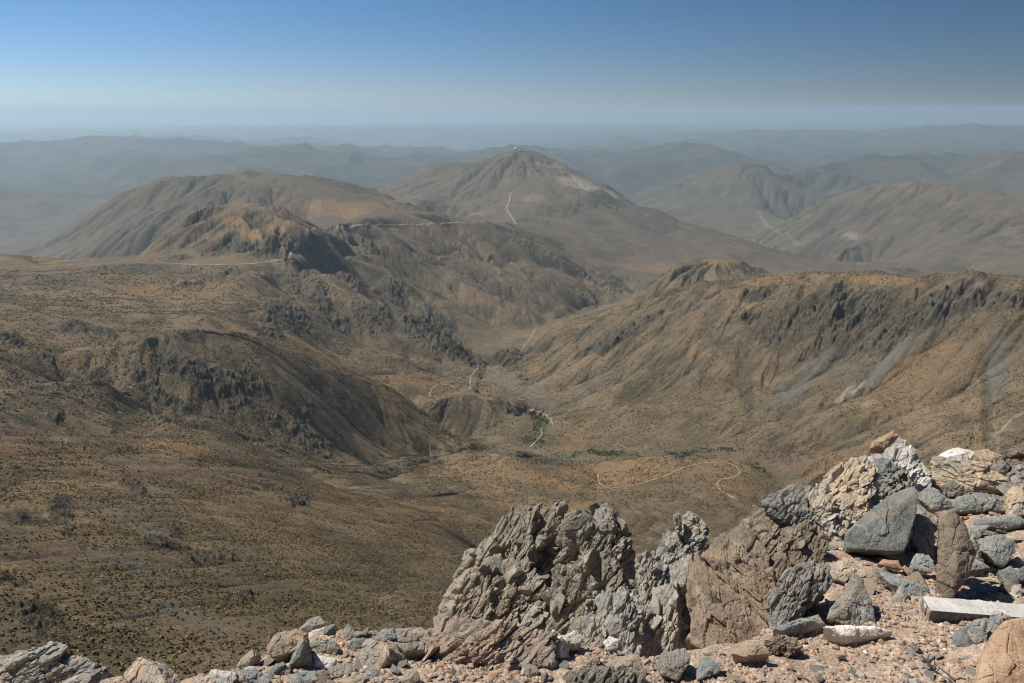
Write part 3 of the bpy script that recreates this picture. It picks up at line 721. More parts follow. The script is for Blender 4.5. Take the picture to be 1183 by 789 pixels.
def gravel_mat():
    s = NT('reddish_gravel'); co = s.n('ShaderNodeTexCoord').outputs['Object']
    c = s.mix(s.ramp(s.noise(co, 2.2, 5, .6), .4, .62), (.33,.235,.165), (.40,.30,.215))
    c = s.mix(s.ramp(s.noise(co, 9, 5, .7), .5, .66, 0, .7), c, (.27,.185,.13))
    v = s.n('ShaderNodeTexVoronoi'); s.l(co, v.inputs[0]); v.inputs['Scale'].default_value = 55
    sc = s.n('ShaderNodeSeparateColor'); s.l(v.outputs['Color'], sc.inputs[0])
    c = s.mix(s.ramp(sc.outputs[0], .55, .9, 0, .8), c, (.50,.40,.30))
    c = s.mix(s.ramp(sc.outputs[1], .80, .9, 0, .6), c, (.28,.25,.21))
    h = s.math('ADD', s.math('MULTIPLY', s.ramp(v.outputs['Distance'], .6, 0), .6), sc.outputs[2])
    return s.finish(c, h, .012, .8, chain=[(s.noise(co, 160, 4, .8), .003, .7)], rough=.95, spec=.08)
M_GRAVEL = gravel_mat()
ground = mesh_np('ground', gV, np.stack([a_, a_+n2, a_+n2+1, a_+1], -1)[:, ::-1], M_GRAVEL, smooth=True)
tag(ground, 'reddish tan gravel slope at the summit edge', 'ground', kind='structure')

# ------------------------------------------------------------------ rocks
def hull_planes(P):
    bm = bmesh.new()
    for p in P: bm.verts.new(p)
    bmesh.ops.convex_hull(bm, input=bm.verts)
    N = []
    for f in bm.faces:
        if f.calc_area() < 1e-6: continue
        n = f.normal; d = n.dot(f.verts[0].co)
        if d < 0: n = -n; d = -d
        N.append((*n, max(d, .02)))
    bm.free()
    U = []
    for q in N:
        if not any(abs(q[0]-u[0])+abs(q[1]-u[1])+abs(q[2]-u[2])+abs(q[3]-u[3]) < .02 for u in U): U.append(q)
    return np.array(U)
def bed_frame(bed):          # rotate so that the first axis crosses the layers
    if bed is None: return np.eye(3)
    a = math.radians(bed); b = math.radians(25)
    R1 = np.array([[math.cos(a), 0, math.sin(a)], [0, 1, 0], [-math.sin(a), 0, math.cos(a)]])
    R2 = np.array([[math.cos(b), -math.sin(b), 0], [math.sin(b), math.cos(b), 0], [0, 0, 1]])
    return R1 @ R2
def lump(P, n, crag=1.0, bed=None, seed=0, p_=26, cellk=.36, thin=2.6):
    P = np.asarray(P, float); c = P.mean(0); C = np.cov((P-c).T)+1e-8*np.eye(3)
    w_, Q_ = np.linalg.eigh(C); A = Q_ @ np.diag(1/np.sqrt(w_+1e-4*w_.max())) @ Q_.T; Ai = np.linalg.inv(A)
    pl = hull_planes((P-c) @ A.T)
    u, f = ICO[n]
    t = np.maximum(u @ pl[:, :3].T, 0)/pl[:, 3]
    rr_ = (t**p_).sum(1)**(-1/p_)
    v = (u*rr_[:,None]) @ Ai.T
    size = float(np.sqrt(w_).mean()*2.6)
    dirn = v/np.linalg.norm(v, axis=1)[:,None]
    B = bed_frame(bed); q = (v+c) @ B.T
    sc3 = np.array([thin, 1, 1]) if bed is not None else np.array([1.25, 1, 1.1])
    cell = size*cellk
    warp = np.stack([vnoise3(q/cell*.9+9, seed+60), vnoise3(q/cell*.9+23, seed+61), vnoise3(q/cell*.9+37, seed+62)], -1)*.28
    f1, e1 = facet3(q/cell*sc3+warp, seed+1); f2, e2 = facet3(q/cell*2.7*sc3+warp*1.5, seed+11); 
    dsp = size*(.080*f1+.036*f2)*crag
    dsp -= size*crag*.016*sstep(.12, 0, e1) + size*crag*.005*sstep(.10, 0, e2)
    if n >= 6:
        f3, e3 = facet3(q/cell*7*sc3+warp*3, seed+21); dsp += size*.009*f3*crag
    dsp += size*(.016*fbm3(q/size*3.5, seed+31, 3)+.006*fbm3(q/size*18, seed+35, 3))
    return v+c+dirn*dsp[:,None], f, size
MODES = {'top': (-.05,-.30,.95), 'slope': (-.12,-.58,.80), 'face': (-.15,-.85,.50), 'left': (-.60,-.50,.62), 'wall': (-.1,-.97,.25), 'right': (.45,-.6,.65)}
def outline_points(poly, mode, thick, y0=None, lo=0, seed=0, shrink=.85, bulge=.16):
    r_ = np.random.default_rng(seed)
    poly = np.array(poly, float); cx = poly[:,0].mean(); by = poly[:,1].max()
    n = np.array(MODES[mode]) if isinstance(mode, str) else np.array(mode); n = n/np.linalg.norm(n)
    if y0 is None: y0 = plane_hit(cx, min(by, 792)+lo)[1]
    if cx > 925 or cx < 480: y0 = min(y0, plane_hit(cx, min(by, 792)+lo)[1]*.985)
    poly = poly.mean(0)+(poly-poly.mean(0))*1.07
    d = ray(cx, by); P0 = d*(y0/d[1])
    Fp = []
    for px, py in poly:
        d = ray(px, py); Fp.append(d*(P0 @ n)/(d @ n))
    Fp = np.array(Fp); c = Fp.mean(0); ext = float(np.sqrt(((Fp-c)**2).sum(1).mean()))
    j = r_.uniform(-.16, .02, len(Fp))*ext
    Fj = Fp + n*j[:,None]*1.0
    back = c + (Fp-c)*shrink - n*ext*thick*2*r_.uniform(.8, 1.15, (len(Fp),1))
    extra = [c + n*ext*bulge + (Fp[r_.integers(len(Fp))]-c)*.35, c + n*ext*bulge*.8 + (Fp[r_.integers(len(Fp))]-c)*.4]
    return np.concatenate([Fj, back, extra]), ext
NROCK = [0]
def lod_n(wpx): return 7 if wpx > 75 else (6 if wpx > 26 else 5)
def rock(label, kind, poly, mode='slope', thick=.5, crag=1.0, y0=None, lo=0, bed=None, group=None, name='boulder', cat='rock', more=None, n=None, blocks=0, bs=(.02,.07), cellk=.36, p_=38, thin=2.6, shrink=.85, bulge=.16, bulk_mat=None):
    NROCK[0] += 1; seed = 1000+NROCK[0]*97
    Vs, Fs, off = [], [], 0
    polys = [(poly, mode, thick, y0)] + (more or [])
    for i, (pl, md_, th_, yy) in enumerate(polys):
        P, ext = outline_points(pl, md_, th_, yy, lo, seed+i, shrink, bulge)
        a = np.array(pl); wp = (np.ptp(a[:,0])+np.ptp(a[:,1]))/2
        v, f, size = lump(P, n or lod_n(wp), crag, bed, seed+i*7, p_, cellk, thin)
        Vs.append(v); Fs.append(f+off); off += len(v)
    if blocks:
        r_ = np.random.default_rng(seed+5); base = np.concatenate(Vs); B = bed_frame(bed)
        # only where the surface looks outward and up
        vis_ = []
        for v in Vs[:]:
            c = v.mean(0); nrm = v-c; nrm /= np.linalg.norm(nrm, axis=1)[:,None]
            vis_.append(v[(nrm[:,1] < .35) & (nrm[:,2] > -.45)])
        S = np.concatenate(vis_); pick = S[r_.integers(0, len(S), blocks)]
        u, f = ICO[4]
        for q in range(blocks):
            s_ = bs[0]*(bs[1]/bs[0])**(r_.random()**2.1)
            pln = r_.standard_normal((11,3)); pln /= np.linalg.norm(pln, axis=1)[:,None]
            t = np.maximum(u @ pln.T, 0)/r_.uniform(.62, 1, 11)
            rr_ = (t**30).sum(1)**(-1/30)
            v = u*np.minimum(rr_, 1.5)[:,None]*np.array([.45, 1, .75])*s_*r_.uniform(.7, 1.3, 3)
            v *= 1+.07*fbm3(v/s_*2.2+q, 77, 2)[:,None]
            e_ = r_.normal(0, .48, 3); cx_, sx_ = math.cos(e_[0]), math.sin(e_[0]); cz_, sz_ = math.cos(e_[2]), math.sin(e_[2])
            Rr = np.array([[1,0,0],[0,cx_,-sx_],[0,sx_,cx_]]) @ np.array([[cz_,-sz_,0],[sz_,cz_,0],[0,0,1]])
            v = v @ Rr.T @ B + pick[q]
            Vs.append(v); Fs.append(f+off); off += len(v)
    V = np.concatenate(Vs); Fc = np.concatenate(Fs)
    loc = np.array([V[:,0].mean(), V[:,1].mean(), V[:,2].min()])
    o = mesh_np(name, V-loc, Fc, RM[kind], loc=loc)
    tag(o, label, cat, group); return o

exec_rocks = True
# ---- bedrock masses
OC = dict(name='rock_outcrop', cat='outcrop')
rock('jagged grey bedrock spur standing highest at centre, its layers leaning right', 'outcrop', [(508,700),(527,654),(562,636),(580,602),(592,586),(612,590),(600,660),(575,745),(520,745)], 'left', .5, 1.5, y0=6.2, bed=-32, n=7, blocks=330, bs=(.012,.095),
     more=[([(590,590),(612,588),(650,588),(660,640),(640,720),(600,745),(570,745),(585,650)], 'face', .5, 6.4), ([(560,650),(600,640),(630,680),(625,750),(560,750),(545,700)], 'slope', .5, 5.8), ([(500,706),(522,668),(560,650),(560,740),(505,742)], 'left', .5, 5.9), ([(648,600),(676,592),(700,590),(712,604),(735,640),(740,690),(690,730),(645,700)], 'face', .5, 6.2), ([(640,660),(700,640),(730,690),(700,745),(630,745)], 'face', .5, 5.4)], **OC)
rock('tan and grey crest block at the right end of the jagged spur', 'grey', [(686,592),(694,585),(707,587),(711,600),(706,612),(690,611)], 'slope', .6, 1.3, y0=6.0, **OC)
rock('flat tilted grey plate leaning on the crest of the jagged spur', 'outcrop', [(645,606),(660,598),(676,591),(682,596),(668,610),(650,612)], 'slope', .3, .8, y0=5.95, **OC)
rock('small dark split pinnacle standing on the skyline right of the jagged spur', 'grey', [(789,596),(796,591),(812,600),(817,608),(818,626),(806,636),(793,622)], 'slope', .7, 1.5, y0=5.6, bed=-50, blocks=14, bs=(.02,.06),
     more=[([(779,597),(785,594),(788,612),(782,618)], 'wall', .5, 5.7), ([(757,640),(770,612),(790,615),(806,640),(800,665),(765,665)], 'slope', .5, 5.5)], **OC)
rock('pinkish tan ribbed bedrock at the foot of the jagged spur', 'pink', [(494,724),(540,712),(600,722),(640,728),(636,765),(570,778),(505,766)], 'slope', .4, 1.2, y0=2.95, bed=-40, n=7, blocks=50, bs=(.012,.05),
     more=[([(600,745),(660,752),(700,770),(690,800),(600,800)], 'top', .3, 3.2)], **OC)
rock('pale upright fins of bedrock left of the large brown slab', 'grey', [(716,694),(738,682),(760,700),(765,760),(728,772),(712,740)], 'slope', .5, 1.2, y0=4.1, bed=-12, n=7, blocks=70, bs=(.015,.06),
     more=[([(752,680),(775,672),(782,720),(775,762),(750,755)], 'left', .5, 4.1), ([(775,650),(796,640),(800,700),(792,752),(775,740)], 'left', .5, 4.2), ([(690,690),(725,682),(742,720),(735,775),(700,775)], 'slope', .5, 3.9), ([(735,640),(775,640),(790,665),(740,695)], 'slope', .7, 4.5), ([(660,715),(700,700),(720,740),(700,775),(655,770)], 'slope', .5, 3.9)], **OC)
rock('large brown slab of bedrock split by a long diagonal crack', 'slab', [(796,668),(806,641),(832,660),(860,690),(888,727),(876,750),(828,758),(800,737)], 'slope', .35, .85, y0=4.0, n=7, bed=48, cellk=.32,
     more=[([(812,640),(832,618),(858,606),(884,632),(900,690),(893,722),(862,686),(836,658)], (-.15,-.62,.76), .4, 4.1), ([(845,612),(872,592),(892,610),(905,650),(900,690),(880,650)], 'slope', .5, 4.8)], **OC)
rock('craggy brown bedrock rib above the large cracked slab', 'brown', [(868,602),(880,588),(902,590),(922,606),(931,640),(915,668),(893,650),(874,622)], 'slope', .6, 1.2, y0=4.75, n=7, bed=-35, blocks=16, bs=(.015,.05), **OC)
rock('rounded weathered grey-brown boulder overhanging a black hollow', 'grey', [(884,578),(900,567),(919,557),(937,561),(957,594),(972,620),(960,624),(928,608),(890,590)], 'slope', .6, 1.1, y0=5.1, n=7, bed=-30, **OC)
rock('pale tan and grey craggy rib climbing to the pointed peak', 'tan', [(940,578),(950,556),(971,545),(975,533),(1000,523),(1012,540),(1016,580),(1000,600),(975,606)], 'slope', .6, 1.3, y0=5.7, n=7, bed=-40, blocks=50, bs=(.015,.06),
     more=[([(935,575),(950,562),(975,590),(985,625),(965,630)], 'slope', .5, 5.4), ([(975,570),(1000,575),(1008,600),(992,622),(975,612)], 'slope', .5, 5.4)], **OC)
rock('pale pointed peak of cream and dark fractured rock, highest of the right-hand pile', 'white', [(1008,522),(1032,503),(1042,506),(1060,522),(1074,546),(1076,566),(1045,570),(1020,570)], 'slope', .6, 1.1, y0=6.1, n=7, bed=-50, blocks=16, bs=(.015,.05),
     more=[([(1004,528),(1020,532),(1036,560),(1030,585),(1006,575)], 'slope', .5, 5.8)], **OC)
rock('dark shattered splinters of rock set below the pointed peak', 'blue', [(1012,530),(1030,530),(1048,545),(1052,566),(1030,580),(1012,566)], 'slope', .5, 1.8, y0=5.7, bed=-45, blocks=60, bs=(.015,.055), **OC)
rock('pink-brown cap stone perched on the tip of the pointed peak', 'orange', [(1006,517),(1008,510),(1032,497),(1038,503),(1024,515)], 'slope', .5, 1.0, y0=6.05)
rock('low pale fractured bedrock along the bottom edge under the grey fins', 'outcrop', [(655,776),(700,768),(742,776),(745,805),(655,805)], 'top', .5, 1.1, y0=2.66, n=7, bed=-30, blocks=30, bs=(.010,.03), **OC)
rock('greyish tan bedrock filling between the large cracked slab and the craggy boulder', 'brown', [(880,640),(915,640),(950,660),(940,700),(900,722),(880,690)], 'slope', .5, 1.1, y0=4.1, n=7, bed=-35, blocks=26, bs=(.015,.05),
     more=[([(905,610),(930,600),(955,625),(950,655),(915,650)], 'slope', .5, 4.6)], **OC)
# ---- the pile at the right
rock('large flat-faced blue-grey boulder, the biggest smooth block at right', 'blue', [(979,621),(980,612),(1002,594),(1026,572),(1054,561),(1059,566),(1058,594),(1051,622),(1046,634),(1012,633),(982,630)], (-.1,-.62,.78), .42, .25, lo=14, n=7, p_=40, bulge=.05)
rock('broad white-topped block on the skyline right of the pointed peak', 'white', [(1083,527),(1092,520),(1106,516),(1127,520),(1121,529),(1112,532),(1085,531)], 'top', .35, .7, y0=6.9)
rock('wide tan ledge of rock beneath the white-topped block', 'tan', [(1078,548),(1083,529),(1111,531),(1142,534),(1162,551),(1165,561),(1142,568),(1111,570),(1079,558)], 'slope', .5, 1.1, y0=6.6, n=7, bed=80)
rock('orange-tan angular block beside the white-topped block', 'tan', [(1128,521),(1142,518),(1158,527),(1163,536),(1144,537),(1130,529)], 'slope', .5, 1.1, y0=6.75)
rock('small blue-grey wedge tucked under the orange-tan block', 'blue', [(1145,540),(1157,532),(1163,536),(1162,548),(1151,549)], 'face', .5, .8, y0=6.5)
rock('dark brown craggy rock at the right edge on the skyline', 'brown', [(1160,522),(1172,514),(1200,510),(1200,541),(1172,543),(1164,534)], 'slope', .7, 1.4, y0=6.8)
rock('grey-brown rounded rock at the right edge below the dark craggy rock', 'grey', [(1166,547),(1176,538),(1200,535),(1200,560),(1172,560)], 'slope', .6, 1.0, y0=6.3)
rock('cream-tan wedge at the right edge above the red gravel ledge', 'tan', [(1163,576),(1172,559),(1200,566),(1200,592),(1168,595)], 'slope', .6, 1.0, y0=5.9)
rock('blue-grey arched slab roofing a black hollow', 'blue', [(1096,590),(1108,574),(1134,567),(1156,571),(1165,582),(1160,589),(1150,580),(1120,581)], 'slope', .45, .9, y0=5.9, n=6)
rock('long low blue-grey slab under the black hollow', 'blue', [(1126,599),(1140,596),(1178,596),(1182,604),(1160,608),(1130,606)], 'top', .35, .8, y0=5.35)
rock('tall tan-sided pillar of rock rising from the beam to the hollow', 'brown', [(1082,668),(1085,600),(1100,590),(1114,604),(1126,640),(1114,668),(1100,690),(1082,698)], (-.5,-.75,.45), .8, .6, n=7, p_=40)
rock('dark folded grey rock leaning on the right side of the pillar', 'grey', [(1098,622),(1112,606),(1126,617),(1131,632),(1118,650),(1100,648)], 'slope', .6, 1.3, y0=4.25)
rock('tan-faced block in the gap between the smooth block and the pillar', 'tan', [(1058,578),(1070,586),(1083,598),(1080,640),(1062,640),(1057,600)], 'slope', .6, 1.0, y0=4.9)
rock('thin blue-grey slab sloping down above the tan-faced block', 'blue', [(1061,568),(1076,561),(1102,579),(1103,584),(1092,583),(1077,587),(1062,576)], 'slope', .4, .9, y0=5.5)
rock('small dark rhombic stone under the wide tan ledge', 'grey', [(1090,561),(1100,555),(1113,562),(1115,572),(1097,574)], 'face', .6, .9, y0=5.8)
rock('pale blue-grey boulder with a smooth top, right of the pillar', 'blue', [(1132,622),(1157,617),(1171,625),(1174,636),(1161,652),(1144,646),(1133,634)], 'slope', .7, .7, n=6)
rock('flat blue-grey stone below the pale smooth-topped boulder', 'blue', [(1103,647),(1117,640),(1131,646),(1143,655),(1118,660),(1105,655)], 'top', .45, .7, lo=6)
rock('greenish grey stone near the right edge under the gravel ledge', 'blue', [(1155,659),(1168,654),(1179,663),(1175,675),(1160,672)], 'slope', .6, .8)
rock('dark grey stone cut by the right edge above the beam', 'blue', [(1175,659),(1190,651),(1205,655),(1200,672),(1180,670)], 'slope', .6, .8)
rock('bluish stepped stone between the smooth block and the pillar foot', 'blue', [(1053,650),(1059,639),(1074,641),(1079,652),(1076,661),(1056,657)], 'slope', .5, .9)
rock('long thin grey slab sloping down to the right below the smooth block', 'blue', [(1013,659),(1029,661),(1052,672),(1073,678),(1072,685),(1059,688),(1031,674)], 'top', .28, .7, lo=4)
rock('orange-rimmed curved stone in shadow under the smooth block', 'orange', [(1014,651),(1021,645),(1038,647),(1042,656),(1034,655),(1024,653)], 'top', .3, .8)
rock('small grey-tan boulder just left of the beam', 'grey', [(1028,695),(1040,677),(1048,680),(1051,697),(1040,701)], 'slope', .7, .9)
rock('reddish grey stone left of the long thin slab', 'pink', [(1004,659),(1012,655),(1022,668),(1024,682),(1012,683),(1003,672)], 'slope', .6, .9)
rock('flat grey slab lying on gravel in front of the beam', 'blue', [(1099,744),(1104,729),(1124,718),(1130,727),(1121,746)], 'top', .15, .5)
rock('upright dark-faced grey stone beside the flat slab', 'blue', [(1118,729),(1130,714),(1141,714),(1137,731),(1139,746),(1124,741)], 'slope', .6, .9)
rock('angular grey stone against the orange boulder', 'blue', [(1143,714),(1156,707),(1169,712),(1160,730),(1144,738)], 'slope', .6, .9)
rock('big smooth orange-tan boulder filling the bottom right corner', 'orange', [(1128,800),(1138,750),(1160,716),(1205,706),(1225,760),(1215,810)], 'slope', .5, .35, y0=2.75, n=7, p_=12)
# beam
def beam():
    y_ = plane_hit(1110, 724)[1]
    def at(px, py, dy=0): d = ray(px, py); return d*((y_+dy)/d[1])
    a, b = at(1075,705), at(1150,711); ax = (b-a)/np.linalg.norm(b-a); c_, d_ = a, a+ax*.60
    up = np.array([.0,-.12,1.]); dp = np.array([.25,1,-.05])
    P = []
    for e_ in (c_, d_):
        for u_ in (0, -.062):
            for w__ in (0, .13): P.append(e_+up*u_*(1.15 if e_ is c_ else .8)+dp*w__)
    v, f, size = lump(np.array(P), 7, .32, None, 5, 60)
    loc = np.array([v[:,0].mean(), v[:,1].mean(), v[:,2].min()])
    o = mesh_np('stone_beam', v-loc, f, RM['beam'], loc=loc)
    o.data.materials.append(rock_mat('shaded_side', (.20,.165,.145), (.26,.215,.185), (.40,.36,.32), (.20,.14,.10), .4, 1.2, bump=.5))  # shade put into the colour: darker material for the beam's sides
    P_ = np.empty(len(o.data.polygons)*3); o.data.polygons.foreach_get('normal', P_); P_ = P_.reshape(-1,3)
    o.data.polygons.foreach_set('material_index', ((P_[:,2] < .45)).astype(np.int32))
    tag(o, 'long squared white beam lying across the gravel at right', 'beam')
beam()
# ---- middle right
rock('dark craggy grey boulder resting on the right end of the brown slab', 'grey', [(889,688),(911,657),(935,650),(956,652),(961,669),(940,694),(924,710),(898,722)], 'slope', .6, 1.4, n=7, bed=-30)
rock('tan block with a shaded right side, beside the craggy grey boulder', 'tan', [(959,653),(980,646),(985,661),(976,672),(961,667)], 'slope', .7, .6, lo=8)
rock('small dark rounded stone in a niche of the brown bedrock', 'blue', [(903,636),(922,629),(932,637),(931,648),(916,652),(905,644)], 'slope', .7, .9, y0=4.4)
rock('grey triangular slab standing on the gravel, point upward', 'grey', [(956,714),(960,704),(988,661),(997,667),(998,693),(1010,716),(988,722)], 'slope', .35, .9)
rock('pale blue-white slab edge below the craggy grey boulder', 'blue', [(896,724),(908,718),(945,708),(952,719),(933,722),(905,728)], 'top', .6, .7, lo=4, shrink=.95)
rock('long pale grey slab at the foot of the triangular slab', 'white', [(954,722),(973,722),(1010,721),(1029,729),(1010,733),(980,733)], 'top', .7, .7, lo=4, shrink=.95)
rock('pale rubbly conglomerate lump right of the tan wedge', 'pink', [(886,741),(896,734),(922,736),(925,748),(911,756),(890,752)], 'slope', .6, 2.0, cellk=.2)
rock('flat-topped tan wedge with a dark front on the gravel', 'tan', [(846,753),(863,740),(887,747),(889,754),(860,758)], 'top', .5, .6, lo=14)
rock('grey boulder at the bottom below the pale fins', 'grey', [(758,762),(766,753),(791,748),(797,762),(783,785),(763,778)], 'slope', .7, .7, n=6)
rock('pale blue slab at the bottom beside the grey boulder', 'blue', [(805,772),(813,759),(833,764),(830,775),(806,784)], 'top', .4, .7)
rock('cream quartz block with an orange edge at the bottom centre', 'white', [(619,750),(638,728),(646,736),(647,757),(630,764)], 'left', .6, .7, n=6)
rock('small white-topped rusty block touching the cream quartz block', 'white', [(641,737),(666,727),(672,737),(668,742),(646,745)], 'top', .6, .7, lo=12, n=6)
rock('brown stone with one pale face at the bottom centre', 'pink', [(671,761),(680,757),(694,758),(688,769),(674,770)], 'slope', .6, .9)
rock('blue-grey stone below the dark clefts of the spur', 'blue', [(697,722),(706,712),(719,716),(718,728),(706,733)], 'slope', .6, .8, y0=3.8)
rock('wide pinkish slab lying at the bottom edge', 'pink', [(690,790),(705,762),(735,755),(745,775),(735,800)], 'top', .3, .8)
rock('small pale stone beside the wide pinkish slab', 'white', [(697,742),(704,735),(715,739),(713,748),(702,750)], 'slope', .6, .9)
# ---- left pile
rock('large tan and grey boulder with a dark underside, left in the low pile', 'tan', [(309,748),(319,729),(344,727),(355,734),(347,745),(335,752),(314,757)], (-.1,-.45,.89), .75, .8, lo=14, n=7)
rock('dark steep pyramid of slate in front of the large tan boulder', 'blue', [(334,773),(342,756),(351,741),(357,747),(362,773)], (.35,-.93,.1), .5, .5, n=6)
rock('narrow tan stone standing upright at the left end of the low pile', 'tan', [(272,772),(278,761),(290,750),(292,757),(283,772)], 'left', .5, .7)
rock('white-topped stone at the far left of the low pile', 'white', [(235,788),(244,773),(271,776),(272,784),(262,792)], 'slope', .6, .9)
rock('dark green-grey stone beside the white-topped stone', 'blue', [(274,790),(280,774),(295,773),(312,786),(308,794)], 'slope', .7, 1.0)
rock('thin pale pointed plate leaning on top of the low pile', 'blue', [(344,728),(358,715),(369,711),(375,720),(358,728)], 'slope', .3, .7, y0=3.6)
rock('cream flat stone under the pale pointed plate', 'white', [(355,730),(378,722),(388,728),(377,736),(358,736)], 'top', .4, .8, y0=3.55)
rock('wide blue-grey stone in the middle of the low pile', 'blue', [(356,741),(385,740),(392,749),(384,758),(361,757)], 'slope', .6, .9)
rock('brown and blue stone on the back row of the low pile', 'grey', [(388,736),(391,727),(404,725),(415,733),(401,741)], 'slope', .6, .9, y0=3.5)
rock('light blue angular stone above the big tan faceted block', 'blue', [(400,745),(408,737),(422,737),(420,745),(409,751)], 'slope', .6, .7)
rock('big tan faceted block with a black right side, right in the low pile', 'tan', [(408,763),(423,739),(447,748),(449,757),(435,775),(411,771)], (-.55,-.5,.67), .8, .6, n=7)
rock('long rounded grey stone on the right end of the low pile', 'grey', [(456,726),(486,725),(498,732),(496,742),(460,740)], 'slope', .6, .8, y0=3.5, n=6)
rock('grey-green stone left of the long rounded stone', 'blue', [(431,738),(442,727),(454,725),(456,736),(444,741)], 'slope', .6, .8, y0=3.5)
rock('squared grey block with a dark front under the long rounded stone', 'grey', [(458,742),(489,741),(490,749),(468,752)], 'top', .7, .6, lo=10, n=6)
rock('white angular stone between the slate pyramid and the big tan block', 'white', [(361,755),(376,758),(388,761),(379,772),(363,770)], 'slope', .6, .8)
rock('flat grey slab at the bottom below the slate pyramid', 'blue', [(332,778),(362,775),(366,785),(349,791),(338,790)], 'top', .3, .7)
rock('grey lumpy stone at the bottom left of the big tan block', 'grey', [(376,771),(404,763),(410,772),(407,784),(386,781)], 'slope', .6, 1.0)
rock('small tan stone under the large tan boulder', 'tan', [(318,770),(335,765),(334,779),(321,781)], 'slope', .6, .9)
rock('small tan stone squeezed right of the big tan block', 'tan', [(447,739),(463,745),(465,755),(457,756)], 'slope', .6, .9)
rock('dark stone with a pale rim at the bottom of the big tan block', 'grey', [(418,788),(424,774),(438,773),(444,785),(436,793)], 'slope', .6, .9)
# ---- bottom left corner
rock('broad fissured grey-tan boulder filling the bottom left corner', 'grey', [(-45,772),(0,756),(28,745),(55,743),(77,750),(110,768),(114,792),(60,806),(-45,806)], 'slope', .6, 1.0, y0=2.95, n=7, bed=-55, cellk=.3)
rock('pointed tan boulder at the bottom beside the broad grey one', 'tan', [(136,786),(142,776),(153,763),(165,760),(180,772),(188,790),(165,800),(140,800)], (-.4,-.6,.6), .6, .6, y0=2.95, n=7)
rock('low pale stone between the two bottom left boulders', 'tan', [(112,792),(122,783),(140,781),(148,792),(130,798)], 'slope', .6, .8)
print('rocks', NROCK[0], round(time.time()-T0, 1))

# ---- loose stones: individuals, copied from a few carved kinds
def stone_proto(i, kind):
    r_ = np.random.default_rng(500+i)
    P = r_.uniform(-1, 1, (11,3))*np.array([1, .8, .55]); 
    v, f, _ = lump(P, 5, .8, None, 700+i*3)
    v = v/np.abs(v).max(); v[:,2] -= v[:,2].min()+.12
    me_o = mesh_np('stone', v, f, RM[kind]); COL.objects.unlink(me_o); return me_o.data
KN = ['blue','blue','grey','tan','tan','white','pink','grey']
SP = [stone_proto(i, KN[i % 8]) for i in range(16)]
def inpoly(px, py, P):
    c = False
    for (x0,y0),(x1,y1) in zip(P, P[1:]+P[:1]):
        if (y0 > py) != (y1 > py) and px < (x1-x0)*(py-y0)/(y1-y0)+x0: c = not c
    return c
WORDS = {'blue': 'blue-grey', 'grey': 'grey', 'tan': 'tan', 'white': 'whitish', 'pink': 'pinkish brown'}
AREAS = [
 ([(930,640),(960,600),(1060,560),(1080,600),(1060,690),(985,650)], 24, (.03,.10), 'wedged around the large blue-grey boulder', 'stones around the large boulder'),
 ([(1085,700),(1130,600),(1190,600),(1190,690)], 24, (.02,.08), 'strewn right of the tall pillar', 'stones right of the pillar'),
 ([(480,800),(500,770),(660,765),(660,800)], 10, (.022,.055), 'half buried on the gravel under the ribbed bedrock', 'half buried stones at the bottom'),
 ([(880,800),(890,760),(1010,745),(1125,760),(1125,800)], 14, (.022,.06), 'half buried on the open gravel at the bottom right', 'half buried stones at the bottom right'),
 ([(895,800),(900,760),(1000,735),(1075,720),(1135,745),(1125,800)], 30, (.012,.036), 'loose on the open gravel at the bottom right', 'stones on the open gravel'),
 ([(930,705),(985,640),(1080,690),(1180,655),(1190,700),(1080,700),(1000,740)], 34, (.014,.045), 'among the slabs at right above the beam', 'stones among the right slabs'),
 ([(975,640),(1060,560),(1180,530),(1190,650),(1080,660)], 52, (.04,.15), 'filling gaps in the tall pile at right', 'stones filling the right pile'),
 ([(620,800),(630,765),(740,735),(850,765),(890,800)], 32, (.012,.042), 'at the bottom edge below the bedrock', 'stones at the bottom centre'),
 ([(240,800),(300,765),(400,728),(500,718),(505,790),(480,800)], 52, (.018,.07), 'packed between the rocks of the low left pile', 'stones of the low left pile'),
 ([(470,800),(480,735),(640,765),(640,800)], 14, (.010,.028), 'on the gravel under the ribbed bedrock', 'stones under the ribbed bedrock')]
r_ = np.random.default_rng(77)
for P, cnt, (s0, s1), where, grp in AREAS:
    xs = [p[0] for p in P]; ys = [p[1] for p in P]; made = 0
    while made < cnt:
        px, py = r_.uniform(min(xs), max(xs)), r_.uniform(min(ys), max(ys))
        if not inpoly(px, py, P): continue
        q = plane_hit(px, py); k = int(r_.integers(16)); s_ = s0*(s1/s0)**(r_.random()**1.7)*(q[1]/3.0)**.5
        o = bpy.data.objects.new('stone', SP[k]); COL.objects.link(o)
        o.location = (q[0], q[1], float(zg(np.array([q[0]]), np.array([q[1]]))[0]))
        o.rotation_euler = (r_.normal(0,.3), r_.normal(0,.3), r_.uniform(0, 6.28)); o.scale = (s_, s_*r_.uniform(.7,1.2), s_*r_.uniform(.35,.95))
        tag(o, 'small '+WORDS[KN[k % 8]]+' stone '+where, 'stone', grp); made += 1
